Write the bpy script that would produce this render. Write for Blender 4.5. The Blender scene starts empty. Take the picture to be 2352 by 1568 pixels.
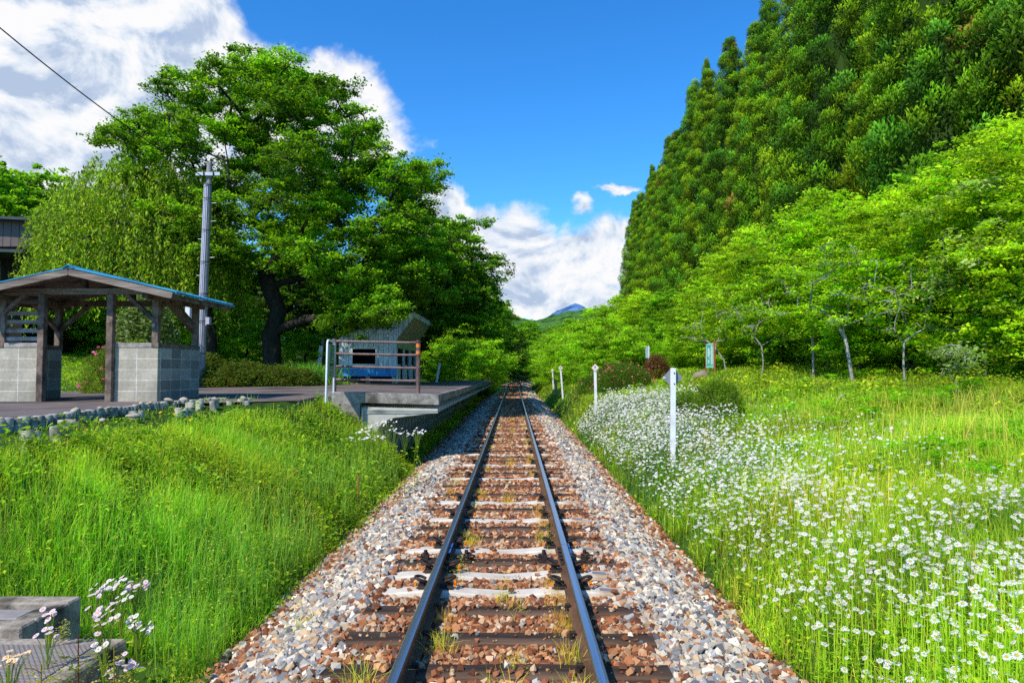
import bpy, bmesh, math, random
import numpy as np
from mathutils import Vector, Matrix, Euler
rnd = random.Random(7)
rs = np.random.RandomState(11)
scene = bpy.context.scene
COL = scene.collection
PI = math.pi
R = math.radians

# ------------------------------------------------------------------ camera
FPX, CAMX, CAMZ = 1620.0, 0.085, 1.655
cam_d = bpy.data.cameras.new('camera'); cam = bpy.data.objects.new('camera', cam_d); COL.objects.link(cam)
cam.location = (CAMX, 0, CAMZ)
cam_d.sensor_width = 36; cam_d.lens = FPX / 2352 * 36
cam_d.clip_start = 0.05; cam_d.clip_end = 20000
cam.rotation_euler = (R(90) + math.atan(67 / FPX), 0, math.atan(4 / FPX))
scene.camera = cam
CM = cam.rotation_euler.to_matrix()
def W(px, py, y):
    """world point at forward distance y seen at reference position px,py (2352x1568 survey grid)"""
    d = CM @ Vector((px - 1176, -(py - 784), -FPX))
    t = y / d.y
    return Vector((CAMX + d.x * t, y, CAMZ + d.z * t))
def PX(px, y, py=851): return W(px, py, y).x
def ray(px, py):
    return (CM @ Vector((px - 1176, -(py - 784), -FPX))).normalized()

# ------------------------------------------------------------------ render look
scene.view_settings.view_transform = 'Standard'
scene.view_settings.look = 'None'
scene.view_settings.exposure = 0
scene.render.engine = 'CYCLES'
scene.cycles.max_bounces = 8; scene.cycles.diffuse_bounces = 4; scene.cycles.glossy_bounces = 2
scene.cycles.transmission_bounces = 4; scene.cycles.transparent_max_bounces = 4
scene.cycles.use_denoising = False
try: scene.cycles.sample_clamp_indirect = 6
except Exception: pass

# ------------------------------------------------------------------ materials
def nodes_of(m):
    m.use_nodes = True; nt = m.node_tree; nt.nodes.clear(); return nt, nt.nodes, nt.links
def mat(name, c1, c2=None, scale=6.0, rough=0.8, bump=0.0, metal=0.0, detail=6, stretch=(1, 1, 1), bscale=None, spec=0.3, dark=None, dscale=1.2, coord='Object'):
    m = bpy.data.materials.new(name); nt, N, L = nodes_of(m)
    out = N.new('ShaderNodeOutputMaterial'); b = N.new('ShaderNodeBsdfPrincipled')
    L.new(b.outputs[0], out.inputs[0])
    b.inputs['Roughness'].default_value = rough; b.inputs['Metallic'].default_value = metal
    b.inputs['Specular IOR Level'].default_value = spec
    tc = N.new('ShaderNodeTexCoord'); mp = N.new('ShaderNodeMapping'); mp.inputs['Scale'].default_value = stretch
    L.new(tc.outputs[coord], mp.inputs[0])
    if c2 is None: c2 = tuple(min(1, v * 1.25) for v in c1)
    n = N.new('ShaderNodeTexNoise'); n.inputs['Scale'].default_value = scale; n.inputs['Detail'].default_value = detail
    n.inputs['Roughness'].default_value = 0.65
    L.new(mp.outputs[0], n.inputs['Vector'])
    cr = N.new('ShaderNodeValToRGB'); cr.color_ramp.elements[0].position = 0.32; cr.color_ramp.elements[1].position = 0.68
    cr.color_ramp.elements[0].color = (*c1, 1); cr.color_ramp.elements[1].color = (*c2, 1)
    L.new(n.outputs[0], cr.inputs[0]); colout = cr.outputs[0]
    if dark:
        n2 = N.new('ShaderNodeTexNoise'); n2.inputs['Scale'].default_value = dscale; n2.inputs['Detail'].default_value = 5
        L.new(mp.outputs[0], n2.inputs['Vector'])
        r2 = N.new('ShaderNodeValToRGB'); r2.color_ramp.elements[0].position = 0.5; r2.color_ramp.elements[1].position = 0.66
        L.new(n2.outputs[0], r2.inputs[0])
        mx = N.new('ShaderNodeMixRGB'); L.new(r2.outputs[0], mx.inputs[0]); L.new(colout, mx.inputs[1])
        mx.inputs[2].default_value = (*dark, 1); colout = mx.outputs[0]
    L.new(colout, b.inputs['Base Color'])
    if bump > 0:
        nb = N.new('ShaderNodeTexNoise'); nb.inputs['Scale'].default_value = bscale or scale * 3; nb.inputs['Detail'].default_value = 8
        L.new(mp.outputs[0], nb.inputs['Vector'])
        bp = N.new('ShaderNodeBump'); bp.inputs['Strength'].default_value = 1.0; bp.inputs['Distance'].default_value = bump
        L.new(nb.outputs[0], bp.inputs['Height']); L.new(bp.outputs[0], b.inputs['Normal'])
    return m

def vcol_mat(name, trans=0.3, rough=0.55, spec=0.25, tint=(1.0, 1.0, 0.6), gain=None):
    """plant matter: colour stored per vertex, part of the light passes through"""
    m = bpy.data.materials.new(name); nt, N, L = nodes_of(m)
    out = N.new('ShaderNodeOutputMaterial'); b = N.new('ShaderNodeBsdfPrincipled')
    b.inputs['Roughness'].default_value = rough; b.inputs['Specular IOR Level'].default_value = spec
    a = N.new('ShaderNodeVertexColor'); a.layer_name = 'Col'
    if gain:
        gn = N.new('ShaderNodeMixRGB'); gn.blend_type = 'MULTIPLY'; gn.inputs[0].default_value = 1; gn.inputs[2].default_value = (*gain, 1); L.new(a.outputs[0], gn.inputs[1]); a = gn
    L.new(a.outputs[0], b.inputs['Base Color'])
    if trans > 0:
        t = N.new('ShaderNodeBsdfTranslucent'); mm = N.new('ShaderNodeMixRGB'); mm.blend_type = 'MULTIPLY'; mm.inputs[0].default_value = 1
        L.new(a.outputs[0], mm.inputs[1]); mm.inputs[2].default_value = (*[v * 1.6 for v in tint], 1)
        L.new(mm.outputs[0], t.inputs[0])
        ms = N.new('ShaderNodeMixShader'); ms.inputs[0].default_value = trans
        L.new(b.outputs[0], ms.inputs[1]); L.new(t.outputs[0], ms.inputs[2]); L.new(ms.outputs[0], out.inputs[0])
    else:
        L.new(b.outputs[0], out.inputs[0])
    return m

M = {}
M['leaf'] = vcol_mat('leaf', 0.48, gain=(3.0, 2.0, 1.1))
M['grass'] = vcol_mat('grass_blade', 0.48, gain=(4.1, 2.55, 1.3))
M['cedar'] = vcol_mat('cedar_foliage', 0.3, 0.7, 0.15, gain=(3.7, 3.7, 1.5))
M['petal'] = vcol_mat('petal', 0.2, 0.6, 0.2, (1, 1, 1))
M['stone'] = vcol_mat('ballast_stone', 0.0, 0.85, 0.2)
M['bark'] = mat('bark', (0.012, 0.009, 0.007), (0.05, 0.04, 0.03), 5, 0.9, 0.03, stretch=(1, 1, 0.35), bscale=14)
M['bark_pale'] = mat('bark_pale', (0.16, 0.15, 0.13), (0.42, 0.40, 0.36), 4, 0.85, 0.01)
M['bark_mid'] = mat('bark_greybrown', (0.07, 0.06, 0.05), (0.22, 0.20, 0.17), 5, 0.9, 0.01)
M['bark_cedar'] = mat('bark_cedar', (0.05, 0.03, 0.02), (0.13, 0.08, 0.055), 6, 0.9, 0.02, stretch=(1, 1, 0.2))
M['wood'] = mat('weathered_wood', (0.095, 0.062, 0.046), (0.29, 0.215, 0.168), 7, 0.85, 0.006, stretch=(1, 1, 1), dark=(0.05, 0.034, 0.028), dscale=2.2)
M['wood_pale'] = mat('pale_wood', (0.24, 0.21, 0.185), (0.46, 0.42, 0.38), 6, 0.85, 0.004, dark=(0.13, 0.10, 0.08), dscale=2.6)
M['wood_x'] = mat('weathered_board', (0.13, 0.095, 0.075), (0.36, 0.29, 0.235), 9, 0.85, 0.006, stretch=(0.18, 1, 2.2), dark=(0.08, 0.055, 0.045), dscale=2.0)
M['sleeper_wood'] = mat('sleeper_timber', (0.018, 0.011, 0.008), (0.075, 0.045, 0.030), 12, 0.9, 0.02, stretch=(0.12, 1, 1), bscale=22, dark=(0.17, 0.10, 0.06), dscale=2)
M['sleeper_conc'] = mat('sleeper_concrete', (0.56, 0.50, 0.41), (0.72, 0.65, 0.54), 5, 0.9, 0.004, bscale=60, dark=(0.42, 0.30, 0.20), dscale=1.6)
M['iron'] = mat('dark_iron', (0.02, 0.016, 0.014), (0.07, 0.045, 0.035), 20, 0.6, 0.002, metal=0.3)
M['rust'] = mat('rusty_rail_side', (0.07, 0.035, 0.018), (0.17, 0.085, 0.045), 9, 0.8, 0.002, stretch=(1, 0.3, 1), metal=0.0)
M['orange'] = mat('orange_insulator', (0.75, 0.22, 0.01), (0.8, 0.28, 0.03), 8, 0.6)
M['blueglint'] = mat('blue_sky_glint', (0.02, 0.10, 0.35), (0.05, 0.18, 0.5), 10, 0.5)
M['asphalt'] = mat('path_asphalt', (0.12, 0.092, 0.082), (0.21, 0.165, 0.148), 1.6, 0.9, 0.006, bscale=60, dark=(0.055, 0.045, 0.043), dscale=0.6)
M['concrete'] = mat('platform_concrete', (0.17, 0.145, 0.125), (0.37, 0.335, 0.295), 9, 0.9, 0.006, bscale=40, dark=(0.08, 0.07, 0.062), dscale=2.4)
M['conc_pale'] = mat('precast_concrete', (0.40, 0.38, 0.34), (0.54, 0.52, 0.46), 4, 0.85, 0.003, dark=(0.2, 0.19, 0.17), dscale=1.7)
M['conc_old'] = mat('old_mossy_concrete', (0.20, 0.165, 0.125), (0.50, 0.42, 0.33), 8, 0.92, 0.012, bscale=26, dark=(0.045, 0.04, 0.03), dscale=3)
M['white'] = mat('white_paint', (0.72, 0.72, 0.74), (0.82, 0.82, 0.83), 8, 0.6, 0.001, dark=(0.6, 0.58, 0.56), dscale=4)
M['signback'] = mat('grey_sign_back', (0.20, 0.21, 0.23), (0.26, 0.27, 0.29), 5, 0.5, metal=0.2)
M['signwhite'] = mat('sign_white', (0.66, 0.64, 0.63), (0.76, 0.74, 0.73), 7, 0.5)
M['signorange'] = mat('sign_orange_edge', (0.72, 0.16, 0.03), (0.8, 0.25, 0.06), 7, 0.5)
M['black'] = mat('black_paint', (0.012, 0.012, 0.012), (0.03, 0.03, 0.03), 7, 0.6)
M['brownpipe'] = mat('brown_painted_pipe', (0.13, 0.075, 0.065), (0.22, 0.135, 0.12), 12, 0.45, 0.001, spec=0.5, dark=(0.09, 0.045, 0.035), dscale=5)
M['whitepipe'] = mat('white_painted_pipe', (0.62, 0.66, 0.74), (0.74, 0.77, 0.84), 9, 0.4)
M['greenpanel'] = mat('green_sign_panel', (0.26, 0.38, 0.22), (0.30, 0.42, 0.25), 5, 0.5)
M['greendark'] = mat('dark_green_print', (0.02, 0.17, 0.10), (0.04, 0.24, 0.15), 18, 0.5)
M['greenboard'] = mat('turquoise_board', (0.03, 0.38, 0.28), (0.10, 0.50, 0.40), 5, 0.5)
M['redpost'] = mat('red_painted_post', (0.32, 0.07, 0.04), (0.42, 0.11, 0.06), 7, 0.6)
M['print'] = mat('pale_print', (0.62, 0.70, 0.68), (0.72, 0.78, 0.76), 30, 0.5)
M['siding'] = mat('pale_siding', (0.58, 0.62, 0.66), (0.68, 0.72, 0.75), 4, 0.6, stretch=(1, 1, 0.3), dark=(0.33, 0.38, 0.43), dscale=2.5)
M['siding_line'] = mat('siding_joint', (0.12, 0.14, 0.16), (0.16, 0.18, 0.2), 8, 0.8)
M['siding_blue'] = mat('blue_painted_band', (0.02, 0.20, 0.50), (0.05, 0.32, 0.66), 6, 0.5, stretch=(1, 1, 0.4), dark=(0.02, 0.09, 0.24), dscale=4)
M['tansoffit'] = mat('tan_soffit', (0.36, 0.29, 0.20), (0.44, 0.36, 0.26), 4, 0.7)
M['oliveboard'] = mat('olive_panel', (0.33, 0.38, 0.22), (0.38, 0.42, 0.26), 4, 0.6)
M['darkinside'] = mat('dark_interior', (0.012, 0.010, 0.008), (0.022, 0.018, 0.014), 4, 0.9)
M['roofdark'] = mat('dark_roof', (0.03, 0.045, 0.05), (0.06, 0.075, 0.08), 4, 0.6)
M['roofblue'] = mat('blue_sheet_roof', (0.02, 0.23, 0.40), (0.05, 0.34, 0.52), 3, 0.38, 0.001, spec=0.5, dark=(0.03, 0.16, 0.28), dscale=1.5)
M['corrug'] = mat('brown_cladding', (0.115, 0.085, 0.08), (0.15, 0.115, 0.105), 3, 0.6)
M['polegrey'] = mat('pole_concrete', (0.22, 0.20, 0.185), (0.34, 0.31, 0.29), 7, 0.8, 0.002)
M['conduit'] = mat('pale_conduit', (0.40, 0.38, 0.44), (0.52, 0.50, 0.57), 3, 0.35, spec=0.5)
M['steel'] = mat('galvanised_steel', (0.42, 0.44, 0.46), (0.55, 0.57, 0.6), 8, 0.45, metal=0.5)
M['wire'] = mat('black_cable', (0.01, 0.01, 0.012), (0.02, 0.02, 0.022), 8, 0.6)
M['kerb'] = mat('grey_kerb_log', (0.30, 0.27, 0.22), (0.56, 0.52, 0.45), 8, 0.9, 0.004, bscale=50, dark=(0.10, 0.10, 0.085), dscale=4)
M['cobble'] = mat('river_cobble', (0.36, 0.30, 0.22), (0.60, 0.53, 0.42), 6, 0.85, 0.004, dark=(0.40, 0.27, 0.17), dscale=3)
M['boulder'] = mat('brown_boulder', (0.20, 0.15, 0.11), (0.38, 0.31, 0.24), 5, 0.9, 0.02)
M['soil'] = mat('brown_soil', (0.10, 0.055, 0.035), (0.22, 0.13, 0.085), 10, 0.95, 0.02)
M['rail_top'] = None

def rail_top_mat():
    m = bpy.data.materials.new('polished_rail_top'); nt, N, L = nodes_of(m)
    out = N.new('ShaderNodeOutputMaterial'); b = N.new('ShaderNodeBsdfPrincipled'); L.new(b.outputs[0], out.inputs[0])
    tc = N.new('ShaderNodeTexCoord'); mp = N.new('ShaderNodeMapping'); mp.inputs['Scale'].default_value = (30, 0.25, 1)
    L.new(tc.outputs['Object'], mp.inputs[0])
    n = N.new('ShaderNodeTexNoise'); n.inputs['Scale'].default_value = 3; n.inputs['Detail'].default_value = 5
    L.new(mp.outputs[0], n.inputs['Vector'])
    cr = N.new('ShaderNodeValToRGB'); cr.color_ramp.elements[0].color = (0.30, 0.30, 0.33, 1); cr.color_ramp.elements[1].color = (0.62, 0.62, 0.66, 1)
    L.new(n.outputs[0], cr.inputs[0]); L.new(cr.outputs[0], b.inputs['Base Color'])
    b.inputs['Metallic'].default_value = 0.9; b.inputs['Roughness'].default_value = 0.27
    return m
M['rail_top'] = rail_top_mat()

def block_mat(name, c1, c2, ax):
    """hollow concrete blocks 0.4 x 0.2 m in stack bond; ax picks which object axis runs along the wall"""
    m = bpy.data.materials.new(name); nt, N, L = nodes_of(m)
    out = N.new('ShaderNodeOutputMaterial'); b = N.new('ShaderNodeBsdfPrincipled'); L.new(b.outputs[0], out.inputs[0])
    b.inputs['Roughness'].default_value = 0.92; b.inputs['Specular IOR Level'].default_value = 0.2
    tc = N.new('ShaderNodeTexCoord'); sp = N.new('ShaderNodeSeparateXYZ'); cb = N.new('ShaderNodeCombineXYZ')
    L.new(tc.outputs['Object'], sp.inputs[0]); L.new(sp.outputs[ax], cb.inputs[0]); L.new(sp.outputs[2], cb.inputs[1])
    br = N.new('ShaderNodeTexBrick'); br.offset = 0.0; br.squash = 1.0
    br.inputs['Scale'].default_value = 1.0; br.inputs['Brick Width'].default_value = 0.4; br.inputs['Row Height'].default_value = 0.2
    br.inputs['Mortar Size'].default_value = 0.007; br.inputs['Mortar Smooth'].default_value = 0.2; br.inputs['Bias'].default_value = 0.0
    br.inputs['Color1'].default_value = (*c1, 1); br.inputs['Color2'].default_value = (*c2, 1); br.inputs['Mortar'].default_value = (0.80, 0.77, 0.70, 1)
    L.new(cb.outputs[0], br.inputs['Vector'])
    n = N.new('ShaderNodeTexNoise'); n.inputs['Scale'].default_value = 14; n.inputs['Detail'].default_value = 10; n.inputs['Roughness'].default_value = 0.75
    L.new(tc.outputs['Object'], n.inputs['Vector'])
    cr = N.new('ShaderNodeValToRGB'); cr.color_ramp.elements[0].color = (0.62, 0.60, 0.57, 1); cr.color_ramp.elements[1].color = (1.25, 1.22, 1.18, 1)
    cr.color_ramp.elements[0].position = 0.3; cr.color_ramp.elements[1].position = 0.7
    L.new(n.outputs[0], cr.inputs[0])
    mx = N.new('ShaderNodeMixRGB'); mx.blend_type = 'MULTIPLY'; mx.inputs[0].default_value = 0.8
    L.new(br.outputs[0], mx.inputs[1]); L.new(cr.outputs[0], mx.inputs[2])
    # damp stains near the foot
    n3 = N.new('ShaderNodeTexNoise'); n3.inputs['Scale'].default_value = 2.2; n3.inputs['Detail'].default_value = 4
    L.new(tc.outputs['Object'], n3.inputs['Vector'])
    r3 = N.new('ShaderNodeValToRGB'); r3.color_ramp.elements[0].position = 0.42; r3.color_ramp.elements[1].position = 0.7
    L.new(n3.outputs[0], r3.inputs[0])
    m3 = N.new('ShaderNodeMixRGB'); L.new(r3.outputs[0], m3.inputs[0]); L.new(mx.outputs[0], m3.inputs[1]); m3.inputs[2].default_value = (0.20, 0.175, 0.14, 1)
    m4 = N.new('ShaderNodeMixRGB'); m4.inputs[0].default_value = 0.5; L.new(mx.outputs[0], m4.inputs[1]); L.new(m3.outputs[0], m4.inputs[2])
    L.new(m4.outputs[0], b.inputs['Base Color'])
    bp = N.new('ShaderNodeBump'); bp.inputs['Distance'].default_value = 0.004; L.new(br.outputs['Fac'], bp.inputs['Height']); bp.invert = True
    bp2 = N.new('ShaderNodeBump'); bp2.inputs['Distance'].default_value = 0.003; L.new(n.outputs[0], bp2.inputs['Height']); L.new(bp.outputs[0], bp2.inputs['Normal'])
    L.new(bp2.outputs[0], b.inputs['Normal'])
    return m
M['block_x'] = block_mat('concrete_blocks', (0.44, 0.40, 0.32), (0.56, 0.515, 0.42), 0)
M['block_y'] = block_mat('concrete_blocks_side', (0.20, 0.20, 0.19), (0.46, 0.45, 0.43), 1)

def ground_mat():
    m = bpy.data.materials.new('ground_earth'); nt, N, L = nodes_of(m)
    out = N.new('ShaderNodeOutputMaterial'); b = N.new('ShaderNodeBsdfPrincipled'); L.new(b.outputs[0], out.inputs[0])
    b.inputs['Roughness'].default_value = 0.95; b.inputs['Specular IOR Level'].default_value = 0.1
    tc = N.new('ShaderNodeTexCoord')
    n = N.new('ShaderNodeTexNoise'); n.inputs['Scale'].default_value = 0.9; n.inputs['Detail'].default_value = 12; n.inputs['Roughness'].default_value = 0.7
    L.new(tc.outputs['Object'], n.inputs['Vector'])
    cr = N.new('ShaderNodeValToRGB'); e = cr.color_ramp.elements
    e[0].position = 0.35; e[0].color = (0.018, 0.042, 0.008, 1); e[1].position = 0.62; e[1].color = (0.055, 0.12, 0.014, 1)
    x = e.new(0.75); x.color = (0.09, 0.11, 0.03, 1)
    L.new(n.outputs[0], cr.inputs[0]); L.new(cr.outputs[0], b.inputs['Base Color'])
    n2 = N.new('ShaderNodeTexNoise'); n2.inputs['Scale'].default_value = 9; n2.inputs['Detail'].default_value = 8
    L.new(tc.outputs['Object'], n2.inputs['Vector'])
    bp = N.new('ShaderNodeBump'); bp.inputs['Distance'].default_value = 0.06; L.new(n2.outputs[0], bp.inputs['Height']); L.new(bp.outputs[0], b.inputs['Normal'])
    return m
M['ground'] = ground_mat()
def ballast_mat():
    m = bpy.data.materials.new('ballast_bed'); nt, N, L = nodes_of(m)
    out = N.new('ShaderNodeOutputMaterial'); b = N.new('ShaderNodeBsdfPrincipled'); L.new(b.outputs[0], out.inputs[0])
    b.inputs['Roughness'].default_value = 0.9; b.inputs['Specular IOR Level'].default_value = 0.15
    a = N.new('ShaderNodeVertexColor'); a.layer_name = 'Col'
    tc = N.new('ShaderNodeTexCoord')
    v = N.new('ShaderNodeTexVoronoi'); v.inputs['Scale'].default_value = 19; v.inputs['Randomness'].default_value = 1
    L.new(tc.outputs['Object'], v.inputs['Vector'])
    sp = N.new('ShaderNodeSeparateColor'); L.new(v.outputs['Color'], sp.inputs[0])
    cr = N.new('ShaderNodeValToRGB'); cr.color_ramp.elements[0].color = (0.35, 0.33, 0.32, 1); cr.color_ramp.elements[1].color = (1.5, 1.45, 1.4, 1)
    L.new(sp.outputs[0], cr.inputs[0])
    mx = N.new('ShaderNodeMixRGB'); mx.blend_type = 'MULTIPLY'; mx.inputs[0].default_value = 1
    L.new(a.outputs[0], mx.inputs[1]); L.new(cr.outputs[0], mx.inputs[2]); L.new(mx.outputs[0], b.inputs['Base Color'])
    bp = N.new('ShaderNodeBump'); bp.inputs['Distance'].default_value = 0.04; bp.invert = True
    L.new(v.outputs['Distance'], bp.inputs['Height']); L.new(bp.outputs[0], b.inputs['Normal'])
    return m
M['ballast'] = ballast_mat()
def hill_mat(name, c1, c2, sc):
    m = mat(name, c1, c2, sc, 1.0, 0.0, spec=0.0, dark=tuple(v * 0.45 for v in c1), dscale=sc * 1.7)
    return m
M['hill'] = hill_mat('forested_hill', (0.035, 0.10, 0.022), (0.085, 0.19, 0.045), 0.10)
M['mountain'] = hill_mat('hazy_blue_mountain', (0.07, 0.16, 0.34), (0.11, 0.22, 0.42), 0.004)  # bluish base colour holds the aerial haze

# ------------------------------------------------------------------ object helpers
def tag(o, label=None, cat=None, group=None, kind=None):
    if label: o['label'] = label
    if cat: o['category'] = cat
    if group: o['group'] = group
    if kind: o['kind'] = kind
    return o
def empty(name, loc=(0, 0, 0), rz=0, label=None, cat=None, group=None):
    o = bpy.data.objects.new(name, None); COL.objects.link(o); o.location = loc; o.rotation_euler = (0, 0, rz)
    o.empty_display_size = 0.2
    return tag(o, label, cat, group)
def link(name, me, parent=None, mats=()):
    for m in mats: me.materials.append(m)
    o = bpy.data.objects.new(name, me); COL.objects.link(o)
    if parent is not None: o.parent = parent
    return o
def kids(o): return [c for c in bpy.data.objects if c.parent == o]
def copy_tree(o, ch=None, parent=None):
    c = o.copy(); COL.objects.link(c); c.parent = parent
    for k in (ch if ch is not None else kids(o)):
        if isinstance(k, tuple): copy_tree(k[0], k[1], c)
        else: copy_tree(k, [], c) if ch is not None else copy_tree(k, None, c)
    return c

class Acc:
    """collects triangles with per-vertex colours"""
    def __init__(s): s.V = []; s.F = []; s.C = []; s.n = 0; s.MI = []
    def add(s, V, F, C, mi=0):
        V = np.asarray(V, dtype=np.float32).reshape(-1, 3); F = np.asarray(F, dtype=np.int32).reshape(-1, 3)
        C = np.asarray(C, dtype=np.float32)
        if C.ndim == 1: C = np.tile(C, (len(V), 1))
        s.V.append(V); s.F.append(F + s.n); s.C.append(C.reshape(-1, 3)); s.MI.append(np.full(len(F), mi, np.int32)); s.n += len(V)
    def build(s, name, mats, parent=None, smooth=False):
        return link(name, s.mesh(name, smooth), parent, mats)
    def mesh(s, name, smooth=False):
        V = np.concatenate(s.V); F = np.concatenate(s.F); C = np.concatenate(s.C)
        me = bpy.data.meshes.new(name)
        me.vertices.add(len(V)); me.vertices.foreach_set('co', V.ravel())
        me.loops.add(F.size); me.loops.foreach_set('vertex_index', F.ravel())
        me.polygons.add(len(F)); me.polygons.foreach_set('loop_start', np.arange(0, F.size, 3, dtype=np.int32))
        me.polygons.foreach_set('loop_total', np.full(len(F), 3, np.int32))
        me.polygons.foreach_set('material_index', np.concatenate(s.MI))
        me.update(calc_edges=True)
        me.polygons.foreach_set('use_smooth', np.full(len(F), bool(smooth)))
        ca = me.color_attributes.new('Col', 'FLOAT_COLOR', 'POINT')
        ca.data.foreach_set('color', np.concatenate([C, np.ones((len(C), 1), np.float32)], 1).ravel())
        me.update()
        return me

class MB:
    """polygon collector for built objects"""
    def __init__(s): s.v = []; s.f = []; s.mi = []; s.cur = 0; s.sm = []
    def poly(s, pts, smooth=False):
        n = len(s.v); s.v += [tuple(p) for p in pts]; s.f.append(tuple(range(n, n + len(pts)))); s.mi.append(s.cur); s.sm.append(smooth)
    def raw(s, V, F, smooth=False):
        n = len(s.v); s.v += [tuple(p) for p in V]
        for f in F: s.f.append(tuple(i + n for i in f)); s.mi.append(s.cur); s.sm.append(smooth)
    def box(s, x0, x1, y0, y1, z0, z1, mtx=None):
        V = [Vector(p) for p in ((x0, y0, z0), (x1, y0, z0), (x1, y1, z0), (x0, y1, z0), (x0, y0, z1), (x1, y0, z1), (x1, y1, z1), (x0, y1, z1))]
        if mtx is not None: V = [mtx @ p for p in V]
        s.raw(V, [(0, 3, 2, 1), (4, 5, 6, 7), (0, 1, 5, 4), (1, 2, 6, 5), (2, 3, 7, 6), (3, 0, 4, 7)])
    def beam(s, a, b, w, h, up=(0, 0, 1)):
        a, b = Vector(a), Vector(b); d = (b - a); l = d.length; d.normalize()
        upv = Vector(up)
        if abs(d.dot(upv)) > 0.98: upv = Vector((0, 1, 0))
        side = d.cross(upv).normalized(); u2 = side.cross(d).normalized()
        V = []
        for p in (a, b):
            for sx, sz in ((-1, -1), (1, -1), (1, 1), (-1, 1)):
                V.append(p + side * (sx * w / 2) + u2 * (sz * h / 2))
        s.raw(V, [(0, 1, 2, 3), (7, 6, 5, 4), (0, 4, 5, 1), (1, 5, 6, 2), (2, 6, 7, 3), (3, 7, 4, 0)])
    def tube(s, pts, rad, n=8, cap=True):
        pts = [Vector(p) for p in pts]; rad = rad if isinstance(rad, (list, tuple)) else [rad] * len(pts)
        V = []; F = []
        prev = None
        for i, p in enumerate(pts):
            d = (pts[min(i + 1, len(pts) - 1)] - pts[max(i - 1, 0)]).normalized()
            if prev is None:
                a = Vector((1, 0, 0)) if abs(d.x) < 0.8 else Vector((0, 1, 0))
            else: a = prev
            u = (a - d * a.dot(d)).normalized(); v = d.cross(u); prev = u
            for k in range(n):
                t = 2 * PI * k / n; V.append(p + (u * math.cos(t) + v * math.sin(t)) * rad[i])
        for i in range(len(pts) - 1):
            for k in range(n):
                F.append((i * n + k, i * n + (k + 1) % n, (i + 1) * n + (k + 1) % n, (i + 1) * n + k))
        s.raw(V, F, True)
        if cap:
            s.poly(list(reversed(V[:n]))); s.poly(V[-n:])
    def prism(s, prof, y0, y1, axis='y'):
        """extrude closed (a,b) profile; axis y: profile in xz"""
        def pt(a, b, t): return (a, t, b) if axis == 'y' else ((t, a, b) if axis == 'x' else (a, b, t))
        n = len(prof); V = [pt(a, b, y0) for a, b in prof] + [pt(a, b, y1) for a, b in prof]
        F = [(i, (i + 1) % n, n + (i + 1) % n, n + i) for i in range(n)]
        F.append(tuple(reversed(range(n)))); F.append(tuple(range(n, 2 * n)))
        s.raw(V, F)
    def build(s, name, mats, parent=None, bevel=0.0, recalc=True):
        me = bpy.data.meshes.new(name); me.from_pydata(s.v, [], s.f)
        if not isinstance(mats, (list, tuple)): mats = [mats]
        for i, p in enumerate(me.polygons): p.material_index = s.mi[i]; p.use_smooth = s.sm[i]
        if recalc:
            bm = bmesh.new(); bm.from_mesh(me); bmesh.ops.recalc_face_normals(bm, faces=bm.faces)
            if bevel > 0:
                es = [e for e in bm.edges if len(e.link_faces) == 2 and e.calc_face_angle(0) > 0.6 and not (e.link_faces[0].smooth and e.link_faces[1].smooth)]
                try: bmesh.ops.bevel(bm, geom=es, offset=bevel, segments=1, affect='EDGES', clamp_overlap=True)
                except Exception: pass
            bm.to_mesh(me); bm.free()
        return link(name, me, parent, mats)

def noise2(x, y, seed, sc):
    r = np.random.RandomState(seed); o = 0
    for k in range(7):
        a = r.uniform(0, 2 * PI); f = sc * r.uniform(0.5, 2.2); p = r.uniform(0, 2 * PI)
        o = o + np.sin((x * math.cos(a) + y * math.sin(a)) * f + p + 1.3 * np.sin((y * math.cos(a) - x * math.sin(a)) * f * 0.7 + p * 2))
    return o / 7.0   # about -0.8 .. 0.8
def sstep(a, b, x):
    t = np.clip((x - a) / (b - a), 0, 1); return t * t * (3 - 2 * t)

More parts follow.
